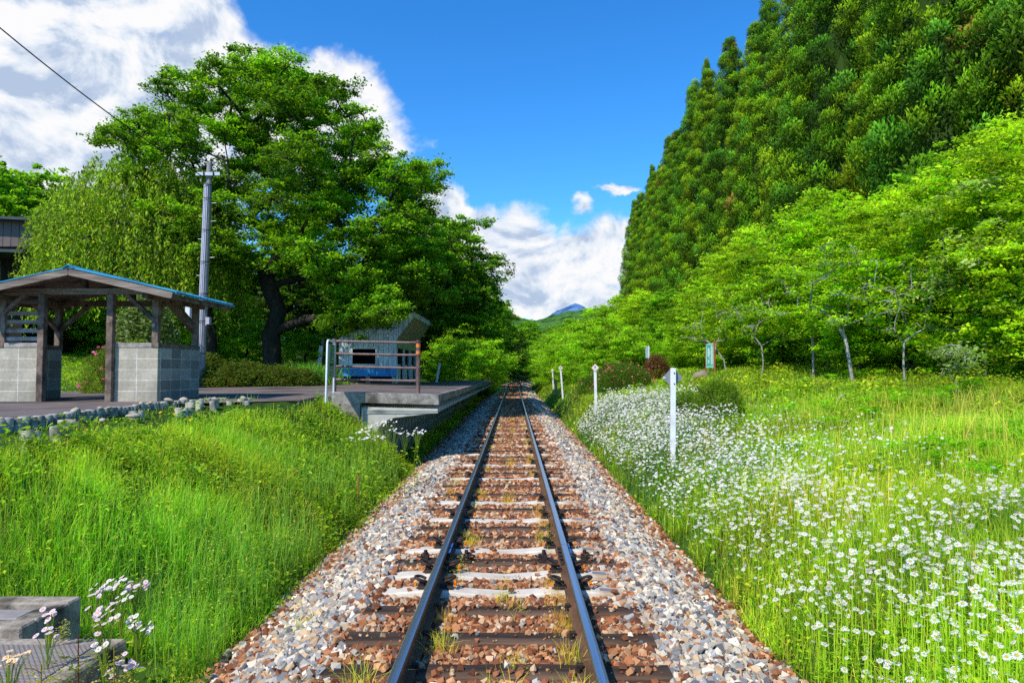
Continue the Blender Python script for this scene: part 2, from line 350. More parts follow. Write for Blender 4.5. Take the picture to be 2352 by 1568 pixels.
# ------------------------------------------------------------------ terrain
def cx(y): return np.where(np.asarray(y) > 85, (np.maximum(y, 85) - 85.0) ** 2 / 420.0, 0.0)
def G(x, y):
    x = np.asarray(x, dtype=float); y = np.asarray(y, dtype=float)
    u = x - cx(y)
    # left, by the shelter
    tt = sstep(12, 13.6, y)
    ut = -4.65 * (1 - tt) + -3.78 * tt
    f = np.clip((u - (-2.05)) / (ut - (-2.05)), 0, 1)
    bank = -0.5 + (0.86 + 0.5) * (f ** 0.85)
    bank = bank + np.clip((ut - u) / (.9 - .6 * tt), 0, 1) * (0.16 + .05 * tt)
    trackz = np.interp(np.abs(u), [0, 1.6, 2.05], [-0.34, -0.40, -0.5])
    left1 = np.where(u > -2.05, trackz, bank)
    low = sstep(5.05, 6.3, y)
    left1 = np.where(u < -2.05, -0.5 * (1 - low) + left1 * low, left1)
    plat = np.interp(u, [-60, -3.2, -3.1, -2.4, -2.05, -1.6, 0], [1.02, 1.02, -0.5, -0.52, -0.5, -0.4, -0.34])
    tp = sstep(14.7, 15.6, y)
    left = left1 * (1 - tp) + plat * tp
    far = np.interp(u, [-400, -60, -25, -10, -4.5, -2.4, -2.05, -1.6, 0], [22, 8, 4.2, 2.0, 0.6, -0.3, -0.5, -0.4, -0.34])
    tf = sstep(62, 70, y)
    left = left * (1 - tf) + far * tf
    # hillside behind the shelter
    up = np.clip((y - 17) / 15, 0, 1) * 1.7 * sstep(-9, -13, x) * (1 - tf)
    mound = 0.28 * np.exp(-((x + 8.9) ** 2 + (y - 26) ** 2) / 9) + 0.5 * sstep(33, 42, y) * sstep(-5, -8, x) * (1 - tf)
    left = left + np.where(u < -3.2, up + mound, 0)
    base = np.interp(u, [0, 1.6, 2.05, 2.4, 2.75, 4, 6, 10, 15, 25, 60, 400], [-0.34, -0.40, -0.5, -0.16, 0.04, 0.28, 0.64, 1.1, 1.38, 1.5, 3.0, 22])
    rise = 0.45 * np.clip((y - 12) / 14, 0, 1) * sstep(2.0, 3.0, u) + 0.15 * np.clip((y - 12) / 14, 0, 1) * sstep(6, 9, u)
    right = base + rise
    g = np.where(u < 0, left, right)
    g = g + 0.05 * noise2(x, y, 5, 1.1) * sstep(2.2, 3.5, np.abs(u)) * np.where((u < -4.7) & (y < 34), 0.0, 1.0)
    return g
def g1(x, y): return float(G(np.array([x]), np.array([y]))[0])

def grid_mesh(name, xs, ys, zf, m, colf=None, kind='structure'):
    X, Y = np.meshgrid(xs, ys); Z = zf(X, Y); nx, ny = len(xs), len(ys)
    V = np.stack([X, Y, Z], -1).reshape(-1, 3); I = np.arange(nx * ny).reshape(ny, nx)
    a, b, c, d = I[:-1, :-1].ravel(), I[:-1, 1:].ravel(), I[1:, 1:].ravel(), I[1:, :-1].ravel()
    F = np.concatenate([np.stack([a, b, c], 1), np.stack([a, c, d], 1)])
    C = colf(X, Y).reshape(-1, 3) if colf is not None else np.tile([0.1, 0.1, 0.1], (len(V), 1))
    A = Acc(); A.add(V, F, C); o = A.build(name, [m], smooth=True)
    if kind: o['kind'] = kind
    return o
gx = np.concatenate([[-6000, -3000, -1500, -700, -400, -200, -120, -80, -60], np.arange(-45, -12, 1.5), np.arange(-12, -6, .5), np.arange(-6, 6, 0.15), np.arange(6, 20, .5), np.arange(20, 50, 1.5), [60, 80, 120, 200, 400, 700, 1500, 3000, 6000]])
gy = np.concatenate([[-300, -60, -20, -8, -3], np.arange(0, 20, .2), np.arange(20, 45, .5), np.arange(45, 140, 2.0), [150, 170, 200, 260, 400, 800, 1600, 3200, 7000]])
grid_mesh('ground', gx, gy, lambda X, Y: np.minimum(G(X, Y), 24), M['ground'])

# ballast bed
BROWN = np.array([[0.27, 0.10, 0.042], [0.19, 0.068, 0.033], [0.34, 0.145, 0.065], [0.42, 0.22, 0.11], [0.13, 0.055, 0.032], [0.46, 0.31, 0.19]])
PALE = np.array([[0.47, 0.40, 0.31], [0.40, 0.375, 0.335], [0.22, 0.225, 0.23], [0.55, 0.49, 0.40], [0.12, 0.125, 0.14], [0.44, 0.32, 0.20], [0.31, 0.28, 0.25], [0.58, 0.52, 0.43], [0.30, 0.30, 0.31]])
def pbrown(u):
    a = np.abs(u); return np.interp(a, [0, 0.8, 1.0, 1.2, 1.66, 1.84, 2.2], [0.95, 0.9, 0.66, 0.1, 0.12, 0.6, 0.85])
def bedz(u, y):
    a = np.abs(u)
    return np.interp(a, [0, 0.4, 1.15, 1.4, 2.1, 2.35], [-0.205, -0.20, -0.205, -0.24, -0.50, -0.62])
def bed_col(X, Y):
    p = pbrown(X)[..., None]
    return p * np.array([0.22, 0.095, 0.048]) + (1 - p) * np.array([0.42, 0.39, 0.34])
us = np.concatenate([np.arange(-2.35, 2.36, 0.1)])
ysb = np.concatenate([np.arange(-3, 60, 0.5), np.arange(60, 190, 2)])
U, Y = np.meshgrid(us, ysb)
def bed():
    nx, ny = len(us), len(ysb); X = U + cx(Y); Z = bedz(U, Y) + 0.012 * noise2(U, Y, 3, 9)
    V = np.stack([X, Y, Z], -1).reshape(-1, 3); I = np.arange(nx * ny).reshape(ny, nx)
    a, b, c, d = I[:-1, :-1].ravel(), I[:-1, 1:].ravel(), I[1:, 1:].ravel(), I[1:, :-1].ravel()
    A = Acc(); A.add(V, np.concatenate([np.stack([a, b, c], 1), np.stack([a, c, d], 1)]), bed_col(U, Y).reshape(-1, 3))
    o = A.build('ballast_bed', [M['ballast']], smooth=True); o['kind'] = 'structure'
bed()

# ------------------------------------------------------------------ sleepers
def ygr(py, z):
    d = ray(1180, py); return (z - CAMZ) / d.z * d.y
sl = [(1620, 'w')] + [(p, t) for p, t in ((1540, 'w'), (1464, 'w'), (1399, 'w'), (1355, 'c'), (1317, 'c'), (1289, 'w'), (1261, 'c'), (1234.6, 'w'), (1212, 'w'), (1192, 'c'), (1170, 'w'), (1152, 'c'), (1136, 'w'), (1116, 'w'), (1098, 'c'))]
SLY = [(ygr(p, -0.17), t) for p, t in sl]
yy = SLY[-1][0]; k = 0
while yy < 118:
    yy += 0.575; k += 1; SLY.append((yy, 'c' if k % 3 == 0 else 'w'))
SLYA = np.array([a for a, _ in SLY])
SZ = -0.165
def wood_sleeper_mesh(seed):
    r = random.Random(seed); mb = MB(); n = 14
    ring = []
    V = []
    for i in range(n + 1):
        x = -1.05 + 2.1 * i / n
        j = lambda a: r.uniform(-a, a)
        V += [(x, -0.1 + j(.006), -0.14), (x, 0.1 + j(.006), -0.14), (x, 0.098 + j(.008), -0.012 + j(.006)), (x, 0.085 + j(.01), 0 + j(.004)), (x, -0.085 + j(.01), 0 + j(.004)), (x, -0.098 + j(.008), -0.012 + j(.006))]
    F = []
    for i in range(n):
        for q in range(6): F.append((i * 6 + q, i * 6 + (q + 1) % 6, (i + 1) * 6 + (q + 1) % 6, (i + 1) * 6 + q))
    F.append(tuple(range(6))); F.append(tuple(n * 6 + q for q in range(6)))
    mb.raw(V, F); o = mb.build('timber_sleeper', M['sleeper_wood']); me = o.data; bpy.data.objects.remove(o); return me
def conc_sleeper_mesh():
    mb = MB(); V = []; n = 24
    for i in range(n + 1):
        x = -1.0 + 2.0 * i / n; a = abs(x)
        top = float(np.interp(a, [0, .3, .43, .48, .68, .73, 1.0], [-.035, -.02, -.002, 0, 0, -.004, -.022]))
        wt = float(np.interp(a, [0, .45, 1.0], [.075, .09, .085])); wb = wt + .035
        V += [(x, -wb, -.15), (x, wb, -.15), (x, wt, top - .012), (x, wt - .012, top), (x, -wt + .012, top), (x, -wt, top - .012)]
    F = []
    for i in range(n):
        for q in range(6): F.append((i * 6 + q, i * 6 + (q + 1) % 6, (i + 1) * 6 + (q + 1) % 6, (i + 1) * 6 + q))
    F.append(tuple(range(6))); F.append(tuple(n * 6 + q for q in range(6)))
    mb.raw(V, F); o = mb.build('concrete_sleeper', M['sleeper_conc']); me = o.data; bpy.data.objects.remove(o); return me
wmesh = [wood_sleeper_mesh(s) for s in range(5)]; cmesh = conc_sleeper_mesh()
def clip_mesh():
    mb = MB(); pts = []
    for k in range(13):
        t = -2.2 + 4.9 * k / 12
        pts.append((0.052 * math.cos(t) + 0.0, 0.048 * math.sin(t), 0.055 + 0.035 * math.cos(t * 0.6)))
    mb.tube(pts, 0.0125, 7); mb.box(-0.075, 0.03, -0.05, 0.05, 0.0, 0.022)
    mb.box(-0.03, 0.02, -0.03, 0.03, 0.022, 0.05)
    o = mb.build('rail_clip', M['iron'], bevel=.004); me = o.data; bpy.data.objects.remove(o)
    mb = MB(); mb.box(-0.08, -0.062, -0.035, 0.035, 0.016, 0.032); mb.box(-0.075, -0.06, -0.035, -0.025, 0.03, 0.055)
    o = mb.build('insulator', M['orange']); me2 = o.data; bpy.data.objects.remove(o)
    mb = MB()   # dog spike
    mb.box(-0.012, 0.012, -0.012, 0.012, 0, 0.05); mb.box(-0.03, 0.012, -0.016, 0.016, 0.035, 0.055)
    o = mb.build('rail_spike', M['iron'], bevel=.003); me3 = o.data; bpy.data.objects.remove(o)
    mb = MB()   # bolted plate used under the joint
    mb.box(-0.13, 0.10, -0.075, 0.075, 0, 0.018); mb.box(-0.1, -0.05, -0.05, 0.05, .018, .06); mb.tube([(-.08, 0, .05), (-.08, 0, .105)], .018, 6)
    pts = [(-.09 + .03 * math.sin(a), .045 * math.cos(a), .06 + .012 * math.sin(2 * a)) for a in [x * .5 for x in range(13)]]
    mb.tube(pts, .010, 6); pts = [(-.13 + .03 * math.sin(a), .04 * math.cos(a) + .01, .05) for a in [x * .5 for x in range(10)]]; mb.tube(pts, .009, 6)
    o = mb.build('joint_fastening', M['iron'], bevel=.003); me4 = o.data; bpy.data.objects.remove(o)
    mb = MB(); mb.box(-.06, .06, -.03, .03, 0, .003)
    o = mb.build('maker_plate', M['signback']); me5 = o.data; bpy.data.objects.remove(o)
    return me, me2, me3, me4, me5
clipm, insm, spikem, jointm, platem = clip_mesh()
RU = 0.566
ordn = ['first', 'second', 'third', 'fourth', 'fifth', 'sixth', 'seventh', 'eighth', 'ninth', 'tenth', 'eleventh', 'twelfth']
cw = cc = 0
for i, (y, t) in enumerate(SLY):
    if y > 85:
        x0 = float(cx(y)); rz = -math.atan((y - 85) / 210.0)
    else: x0, rz = 0.0, 0.0
    if t == 'w':
        o = bpy.data.objects.new('timber_sleeper', wmesh[i % 5]); COL.objects.link(o)
        vis = i >= 1
        if vis: cw += 1
        if vis and cw <= 10: tag(o, 'dark brown timber sleeper, %s timber one counted up from the bottom of the photo' % ordn[cw - 1], 'sleeper', 'timber sleepers under the track')
        elif not vis: tag(o, 'dark timber sleeper cut off by the bottom edge of the photo', 'sleeper', 'timber sleepers under the track')
        else: tag(o, 'dark timber sleeper half sunk in rusty ballast further down the track', 'sleeper', 'timber sleepers under the track')
    else:
        o = bpy.data.objects.new('concrete_sleeper', cmesh); COL.objects.link(o); cc += 1
        if cc <= 6: tag(o, 'pale dished concrete sleeper, %s concrete one counted up from the bottom of the photo' % ordn[cc - 1], 'sleeper', 'concrete sleepers under the track')
        else: tag(o, 'pale concrete sleeper among the timber ones further down the track', 'sleeper', 'concrete sleepers under the track')
    o.location = (x0 + rnd.uniform(-.015, .015), y, SZ + rnd.uniform(-.004, .002) + (.012 if t == 'c' else 0)); o.rotation_euler = (0, 0, rz + rnd.uniform(-.008, .008))
    if y < 22:
        for s in (-1, 1):
            for ins in (-1, 1):     # ins=-1 gauge side, +1 field side
                px_ = s * RU + ins * s * 0.115
                if t == 'c':
                    c = bpy.data.objects.new('rail_clip', clipm); COL.objects.link(c); c.parent = o
                    c.location = (px_, 0.0, 0.004); c.rotation_euler = (0, 0, PI if (ins * s) > 0 else 0)
                    c.rotation_euler.z += PI
                    if y < 12:
                        c2 = bpy.data.objects.new('insulator', insm); COL.objects.link(c2); c2.parent = c; c2.rotation_euler = (0, 0, PI)
                        c2.location = (-.02, 0, 0)
                elif abs(y - 6.8) < 0.2:
                    c = bpy.data.objects.new('joint_fastening', jointm); COL.objects.link(c); c.parent = o
                    c.location = (px_, 0, 0.002); c.rotation_euler = (0, 0, 0 if (ins * s) > 0 else PI); c.rotation_euler.z += PI
                elif y < 10:
                    c = bpy.data.objects.new('rail_spike', spikem); COL.objects.link(c); c.parent = o
                    c.location = (s * RU + ins * s * 0.078, 0.03 * ins, 0.0); c.rotation_euler = (0, 0, 0 if (ins * s) > 0 else PI)
        if t == 'c' and y < 9:
            c = bpy.data.objects.new('maker_plate', platem); COL.objects.link(c); c.parent = o; c.location = (.86, 0, -.010); c.rotation_euler = (0, R(4.6), 0)

# ------------------------------------------------------------------ rails
RP = [(-.0635, -.153), (.0635, -.153), (.0635, -.143), (.02, -.128), (.009, -.118), (.0085, -.055), (.014, -.044), (.0325, -.036), (.0325, -.010), (.026, -.002), (.012, 0), (-.012, 0), (-.026, -.002), (-.0325, -.010), (-.0325, -.036), (-.014, -.044), (-.0085, -.055), (-.009, -.118), (-.02, -.128), (-.0635, -.143)]
def rail(side, y0, y1, label, near):
    n = 2 if y1 < 85 else max(2, int((y1 - y0) / 2.0)); mb = MB(); N_ = len(RP); V = []; ys = [y0 + (y1 - y0) * i / (n - 1) for i in range(n)]
    t = empty('rail', (side * RU, y0, -.153)); tag(t, label, 'rail', 'rail lengths of the single track')
    for y in ys:
        c = float(cx(y)); a = math.atan(max(0, y - 85) / 210.0)
        for (p, q) in RP:
            uu = side * RU + p; V.append((c + uu * math.cos(a) - side * RU, y - uu * math.sin(a) - y0, q + .153))
    for i in range(n - 1):
        for k in range(N_):
            mb.cur = 1 if k in (9, 10, 11, 12) or k in (8,) and False else 0
            mb.raw([V[i * N_ + k], V[i * N_ + (k + 1) % N_], V[(i + 1) * N_ + (k + 1) % N_], V[(i + 1) * N_ + k]], [(0, 1, 2, 3)])
    mb.cur = 0; mb.poly(V[:N_][::-1]); mb.poly(V[-N_:])
    mb.build('rail_bar', [M['rust'], M['rail_top']], t, recalc=False)
    return t
YJ = ygr(1249, 0.0)
joints = [-3.0, YJ, YJ + 25, YJ + 50, YJ + 75, YJ + 100, YJ + 118]
names = ['nearest rail length, running out of the bottom of the photo', 'second rail length beyond the bolted joint', 'third rail length beside the platform', 'far rail length before the curve', 'fifth rail length bending into the curve', 'farthest rail length in the curve']
for side, sn in ((-1, 'left hand'), (1, 'right hand')):
    for k in range(6):
        t = rail(side, joints[k] + .004, joints[k + 1] - .004, sn + ' ' + names[k], k == 0)
        if k <= 1:
            L_ = joints[k + 1] - joints[k]
        if k == 0:   # fishplates and bolts at the near joint belong to the near rail
            for ins in (-1, 1):
                mb = MB(); w = ins
                prof = [(w * .009, .028), (w * .045, .022), (w * .05, .030), (w * .024, .05), (w * .02, .085), (w * .028, .105), (w * .031, .112), (w * .009, .108)]
                mb.prism(prof, L_ - .26, L_ + .26); f = mb.build('fishplate', M['iron'], t, bevel=.002)
                for q in (-.19, -.07, .07, .19):
                    mb = MB(); mb.tube([(w * .018, L_ + q, .068), (w * .052, L_ + q, .068)], .016, 6); mb.build('bolt', M['iron'], f)
                if ins == 1:
                    for q in (-.17, .03):
                        mb = MB(); mb.box(.034, .058, L_ + q, L_ + q + .15, .112, .118); mb.build('sky_glint', M['blueglint'], f)  # blue strips: sky reflection on the fishplate edge, put into the colour

# ------------------------------------------------------------------ loose stones
def stone_protos(n, seed):
    r = random.Random(seed); P = []
    for _ in range(n):
        bm = bmesh.new()
        for i in range(10):
            if i < 8: v = Vector(((-1) ** i * r.uniform(.35, 1), (-1) ** (i // 2) * r.uniform(.35, .95), (-1) ** (i // 4) * r.uniform(.3, .7)))
            else: v = Vector((r.uniform(-1.2, 1.2), r.uniform(-.7, .7), r.uniform(-.6, .6)))
            bm.verts.new(v)
        bmesh.ops.convex_hull(bm, input=bm.verts, use_existing_faces=False)
        for v in [v for v in bm.verts if not v.link_faces]: bm.verts.remove(v)
        bmesh.ops.triangulate(bm, faces=bm.faces); bm.verts.index_update()
        P.append((np.array([v.co[:] for v in bm.verts]), np.array([[v.index for v in f.verts] for f in bm.faces]))); bm.free()
    return P
SP = stone_protos(12, 3)
def rotmats(n, r, full=True):
    a = r.uniform(0, 2 * PI, n); b = r.uniform(-.9, .9, n) if full else r.uniform(-.25, .25, n); c = r.uniform(-.9, .9, n) if full else r.uniform(-.25, .25, n)
    ca, sa, cb, sb, cc_, sc_ = np.cos(a), np.sin(a), np.cos(b), np.sin(b), np.cos(c), np.sin(c)
    Z = np.zeros(n); O = np.ones(n)
    Rz = np.stack([ca, -sa, Z, sa, ca, Z, Z, Z, O], 1).reshape(-1, 3, 3)
    Rx = np.stack([O, Z, Z, Z, cb, -sb, Z, sb, cb], 1).reshape(-1, 3, 3)
    Ry = np.stack([cc_, Z, sc_, Z, O, Z, -sc_, Z, cc_], 1).reshape(-1, 3, 3)
    return Rz @ Rx @ Ry
def scatter_protos(A, protos, pos, scale, col, rot=None, r=rs, colj=0.12):
    """place vectorised copies of small prototype meshes; scale (n,) or (n,3)"""
    n = len(pos); idx = r.randint(0, len(protos), n); rot = rotmats(n, r) if rot is None else rot
    if scale.ndim == 1: scale = np.stack([scale] * 3, 1)
    for k, pr in enumerate(protos):
        PV, PF = pr[0], pr[1]; sel = np.where(idx == k)[0]
        if len(sel) == 0: continue
        V = np.einsum('nij,nvj->nvi', rot[sel], PV[None] * scale[sel][:, None, :]) + pos[sel][:, None, :]
        F = PF[None] + (np.arange(len(sel)) * len(PV))[:, None, None]
        if len(pr) > 2: C = pr[2][None] * col[sel][:, None, :]
        else: C = np.repeat(col[sel][:, None, :], len(PV), 1)
        A.add(V.reshape(-1, 3), F.reshape(-1, 3), C.reshape(-1, 3))
A = Acc()
for (y0, y1, dens, s0, s1) in ((3.2, 7, 1600, .006, .013), (3.2, 9, 1000, .016, .038), (9, 16, 640, .019, .042), (16, 30, 300, .027, .055), (30, 60, 100, .045, .085), (60, 125, 26, .07, .14)):
    n = int((y1 - y0) * 4.5 * dens); y = rs.uniform(y0, y1, n); u = rs.uniform(-2.25, 2.25, n)
    if y0 < 5: u = rs.uniform(-2.35, 2.35, n)
    dsl = np.min(np.abs(y[:, None] - SLYA[None, :]), 1) if len(SLYA) * n < 4e7 else np.abs(((y - SLYA[-1]) / .575 + .5) % 1 - .5) * .575
    isc = np.array([t == 'c' for _, t in SLY])[np.argmin(np.abs(y[:, None] - SLYA[None, :]), 1)] if y0 < 30 else np.zeros(n, bool)
    onsl = (dsl < np.where(isc, 0.118, 0.088)) & (np.abs(u) < 1.0 + .05 * rs.randn(n))
    keep = (~onsl | (rs.rand(n) < np.where(isc, .015, 0.09))) & (np.abs(np.abs(u) - RU) > .075) & (np.abs(u) < 2.05 + .16 * noise2(u, y, 8, 2.5) + .1 * rs.randn(n))
    y, u, onsl = y[keep], u[keep], onsl[keep]; n = len(y)
    s = rs.uniform(s0, s1, n) * np.where(np.abs(u) < 0.9, .85, 1.05)
    z = bedz(u, y) + s * rs.uniform(-.1, .65, n); z = np.where(onsl, SZ + s * .4, z)
    z = np.where((np.abs(u) < 1.15) & ~onsl, np.minimum(z, SZ + .022), z)
    near_w = rs.rand(n) < pbrown(u + .12 * noise2(u, y, 9, 3))
    col = np.where(near_w[:, None], BROWN[rs.randint(0, len(BROWN), n)], PALE[rs.randint(0, len(PALE), n)]) * rs.uniform(.8, 1.42, n)[:, None] * np.array([1.03, 1.0, .94])
    scatter_protos(A, SP, np.stack([u + cx(y), y, z], 1), s, col)
o = A.build('ballast_stones', [M['stone']]); tag(o, 'rusty brown stones between the rails and pale grey stones on the shoulders', 'ballast', kind='stuff')

# ------------------------------------------------------------------ grass & ground plants
def blades(A, x, y, z, h, w, lean, az, cb, ct, seg=3, curve=None):
    n = len(x); wz = az + PI / 2 + rs.uniform(-.9, .9, n)
    wx, wy = np.cos(wz) * w / 2, np.sin(wz) * w / 2; lx, ly = np.cos(az), np.sin(az)
    lev = {3: [0, .38, .74, 1.0], 2: [0, .5, 1.0]}[seg]
    V = []; C = []
    for i, t in enumerate(lev):
        off = lean * h * (t ** 2) ; zz = z + h * (t - 0.35 * lean * t * t)
        px_, py_ = x + lx * off, y + ly * off; c = cb + (ct - cb) * t
        if i == len(lev) - 1: V.append(np.stack([px_, py_, zz], 1)); C.append(c)
        else:
            ww = [1, .95, .65][i] if seg == 3 else [1, .8][i]
            V.append(np.stack([px_ - wx * ww, py_ - wy * ww, zz], 1)); V.append(np.stack([px_ + wx * ww, py_ + wy * ww, zz], 1)); C += [c, c]
    V = np.stack(V, 1); C = np.stack(C, 1); k = V.shape[1]
    tri = [(0, 1, 3), (0, 3, 2), (2, 3, 5), (2, 5, 4), (4, 5, 6)] if seg == 3 else [(0, 1, 3), (0, 3, 2), (2, 3, 4)]
    F = np.array(tri)[None] + (np.arange(n) * k)[:, None, None]
    A.add(V.reshape(-1, 3), F.reshape(-1, 3), C.reshape(-1, 3))
def leaves(A, pos, nrm_tilt, s, col, droop=0.0, r=rs, aspect=0.5, fold=.15):
    """rhombic folded leaves: pos (n,3), s (n,), random azimuth, tilted by nrm_tilt radians"""
    n = len(pos); az = r.uniform(0, 2 * PI, n); tl = r.normal(0, 1, n) * nrm_tilt; pitch = r.normal(-droop, .35, n)
    d = np.stack([np.cos(az) * np.cos(pitch), np.sin(az) * np.cos(pitch), np.sin(pitch)], 1)
    side0 = np.stack([-np.sin(az), np.cos(az), np.zeros(n)], 1); up = np.cross(d, side0)
    up *= np.sign(up[:, 2:3] + 1e-6)
    side = side0 * np.cos(tl)[:, None] + up * np.sin(tl)[:, None]
    up2 = np.cross(d, side); up2 *= np.sign(up2[:, 2:3] + 1e-6)
    s = s[:, None]
    a = pos - d * s * .5; b = pos + side * s * aspect * .5 + up2 * s * fold * .6 - d * s * .05; c = pos + d * s * .5; e = pos - side * s * aspect * .5 + up2 * s * fold * .6 - d * s * .05
    V = np.stack([a, b, c, e], 1); F = np.array([(0, 1, 2), (0, 2, 3)])[None] + (np.arange(n) * 4)[:, None, None]
    A.add(V.reshape(-1, 3), F.reshape(-1, 3), np.repeat(col[:, None, :], 4, 1).reshape(-1, 3))
def colmix(n, cols, wts, j=.18, r=rs):
    cols = np.array(cols); i = r.choice(len(cols), n, p=np.array(wts) / sum(wts)); return cols[i] * r.uniform(1 - j, 1 + j, n)[:, None]

GC = [(0.055, 0.19, 0.014), (0.09, 0.24, 0.016), (0.045, 0.15, 0.024), (0.13, 0.27, 0.03), (0.18, 0.24, 0.085)]
def grass_field(name, label, bands, region, hfun, wts, seed, leafy=0.5, leafcol=None, leafh=.6, wscale=1.0):
    A = Acc(); r = rs
    for (y0, y1, x0, x1, dens, w, lsz) in bands:
        n = int((y1 - y0) * (x1 - x0) * dens); x = r.uniform(x0, x1, n); y = r.uniform(y0, y1, n)
        m = region(x, y); x, y = x[m], y[m]; n = len(x)
        clump = noise2(x, y, seed, 5.0); patch = noise2(x, y, seed + 1, 1.1)
        kp = r.rand(n) < np.clip(.62 + .9 * clump + .4 * patch, .12, 1); x, y, clump, patch = x[kp], y[kp], clump[kp], patch[kp]; n = len(x)
        h = hfun(x, y) * r.uniform(.45, 1.15, n) * (1 + .35 * clump)
        hue = noise2(x, y, seed + 7, .8)[:, None]; col = colmix(n, GC, wts) * (1 + .45 * patch)[:, None] * (1 + hue * np.array([.45, .12, 0]))
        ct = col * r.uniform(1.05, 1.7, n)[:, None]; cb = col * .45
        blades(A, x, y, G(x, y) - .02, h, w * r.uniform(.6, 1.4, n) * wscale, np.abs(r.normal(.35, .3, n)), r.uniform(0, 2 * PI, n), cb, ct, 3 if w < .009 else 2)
        if leafy > 0:
            n2 = int(n * leafy); i = r.randint(0, n, n2); x2 = x[i] + r.normal(0, .05, n2); y2 = y[i] + r.normal(0, .05, n2)
            hh = hfun(x2, y2) * leafh * r.beta(2, 1.6, n2) * (1 - .3 * noise2(x2, y2, seed + 3, 2.0))
            c2 = colmix(n2, leafcol or [(0.07, 0.20, 0.012), (0.13, 0.27, 0.012), (0.035, 0.12, 0.012)], [4, 3, 2], .25)
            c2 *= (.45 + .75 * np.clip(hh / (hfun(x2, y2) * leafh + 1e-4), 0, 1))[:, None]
            leaves(A, np.stack([x2, y2, G(x2, y2) + hh], 1), .5, lsz * r.uniform(.6, 1.4, n2), c2, droop=.1, aspect=.6)
    o = A.build(name, [M['grass']]); tag(o, label, 'grass', kind='stuff'); return o

# left bank
def reg_left(x, y):
    top = np.where(y < 12.3, -4.72, np.where(y < 13.2, -4.72 + (y - 12.3) * .9, -3.9))
    edge = -2.0 - .18 * noise2(x, y, 21, 2.2) + np.where((y > 8) & (y < 15), .12, 0)
    m = (x < edge) & (x > top) & ((y < 14.7) | (x > -3.0))
    m &= ~((x < -2.35) & (y < 5.2) & (x > -5.2)) & ~((x < -1.97) & (y < 4.45))
    return m
def h_left(x, y):
    f = np.clip((-2.0 - x) / 2.6, 0, 1)
    return np.interp(f, [0, .12, .35, .8, 1], [.16, .30, .36, .30, .2]) * (1 + .35 * noise2(x, y, 31, 1.3))
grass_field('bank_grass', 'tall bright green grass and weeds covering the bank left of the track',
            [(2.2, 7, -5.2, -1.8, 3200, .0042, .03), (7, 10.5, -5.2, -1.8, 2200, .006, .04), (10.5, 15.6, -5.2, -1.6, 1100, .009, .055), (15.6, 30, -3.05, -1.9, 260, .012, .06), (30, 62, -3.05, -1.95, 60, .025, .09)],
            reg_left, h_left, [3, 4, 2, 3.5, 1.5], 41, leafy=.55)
# yellow-green ground cover low on the near left, and horsetail stalks
A = Acc()
n = 16000; x = rs.uniform(-5.2, -2.9, n); y = rs.uniform(5.4, 9.2, n); k = (noise2(x, y, 51, 1.6) > .12); x, y = x[k], y[k]; n = len(x)
leaves(A, np.stack([x, y, G(x, y) + rs.uniform(.12, .30, n)], 1), .5, rs.uniform(.012, .028, n), colmix(n, [(0.16, 0.26, 0.012), (0.10, 0.22, 0.012), (0.20, 0.27, 0.015)], [3, 3, 1]), aspect=.8)
o = A.build('ground_cover', [M['leaf']]); tag(o, 'yellow green stonecrop spreading low on the left bank', 'ground cover', kind='stuff')
A = Acc()
n = 2600; y = 4.0 + 9.5 * rs.rand(n) ** 1.1; x = -2.05 - np.abs(rs.normal(0, .55, n)); k = (noise2(x, y, 61, 1.0) > -.25) & reg_left(x, y); x, y = x[k], y[k]; n = len(x)
h = rs.uniform(.3, .62, n); c = colmix(n, [(0.05, 0.17, 0.055), (0.09, 0.24, 0.05)], [1, 1])
blades(A, x, y, G(x, y), h, np.full(n, .0055), rs.uniform(0, .35, n), rs.uniform(0, 6.28, n), c * .6, c * 1.3, 2)
k = rs.rand(n) < .5; m_ = k.sum()
leaves(A, np.stack([x[k], y[k], G(x[k], y[k]) + h[k] * .99], 1), .3, np.full(m_, .013), colmix(m_, [(0.35, 0.3, 0.25), (0.3, 0.32, 0.2)], [1, 1]), aspect=.9)
o = A.build('horsetail_stalks', [M['grass']]); tag(o, 'thin upright green stalks along the ballast edge on the left', 'grass', kind='stuff')

def leaf_clumps(name, label, n, x0, x1, y0, y1, region, cols, lsz, rad, hh, seed, thr=0.0):
    A = Acc(); x = rs.uniform(x0, x1, n); y = rs.uniform(y0, y1, n); k = region(x, y) & (noise2(x, y, seed, 1.3) > thr); x, y = x[k], y[k]; n = len(x)
    m = 26; tone = np.repeat(rs.uniform(.55, 1.35, n), m); X = np.repeat(x, m) + rs.normal(0, rad, n * m); Y = np.repeat(y, m) + rs.normal(0, rad, n * m)
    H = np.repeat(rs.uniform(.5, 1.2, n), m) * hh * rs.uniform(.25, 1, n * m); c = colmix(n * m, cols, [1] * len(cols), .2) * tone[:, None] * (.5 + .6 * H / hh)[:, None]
    sz = lsz * np.repeat(rs.uniform(.6, 1.5, n), m) * rs.uniform(.7, 1.2, n * m) * np.interp(Y, [5, 15], [1, 1.5])
    leaves(A, np.stack([X, Y, G(X, Y) + H], 1), .5, sz, c, droop=.05, aspect=.55)
    o = A.build(name, [M['leaf']]); tag(o, label, 'weeds', kind='stuff'); return o
leaf_clumps('bank_weeds', 'broad leaved weeds growing through the grass of the left bank', 900, -5, -1.9, 3.2, 14.6, reg_left, [(0.07, 0.20, 0.012), (0.10, 0.24, 0.015), (0.14, 0.27, 0.02), (0.05, 0.15, 0.02)], .045, .09, .30, 201, -.1)
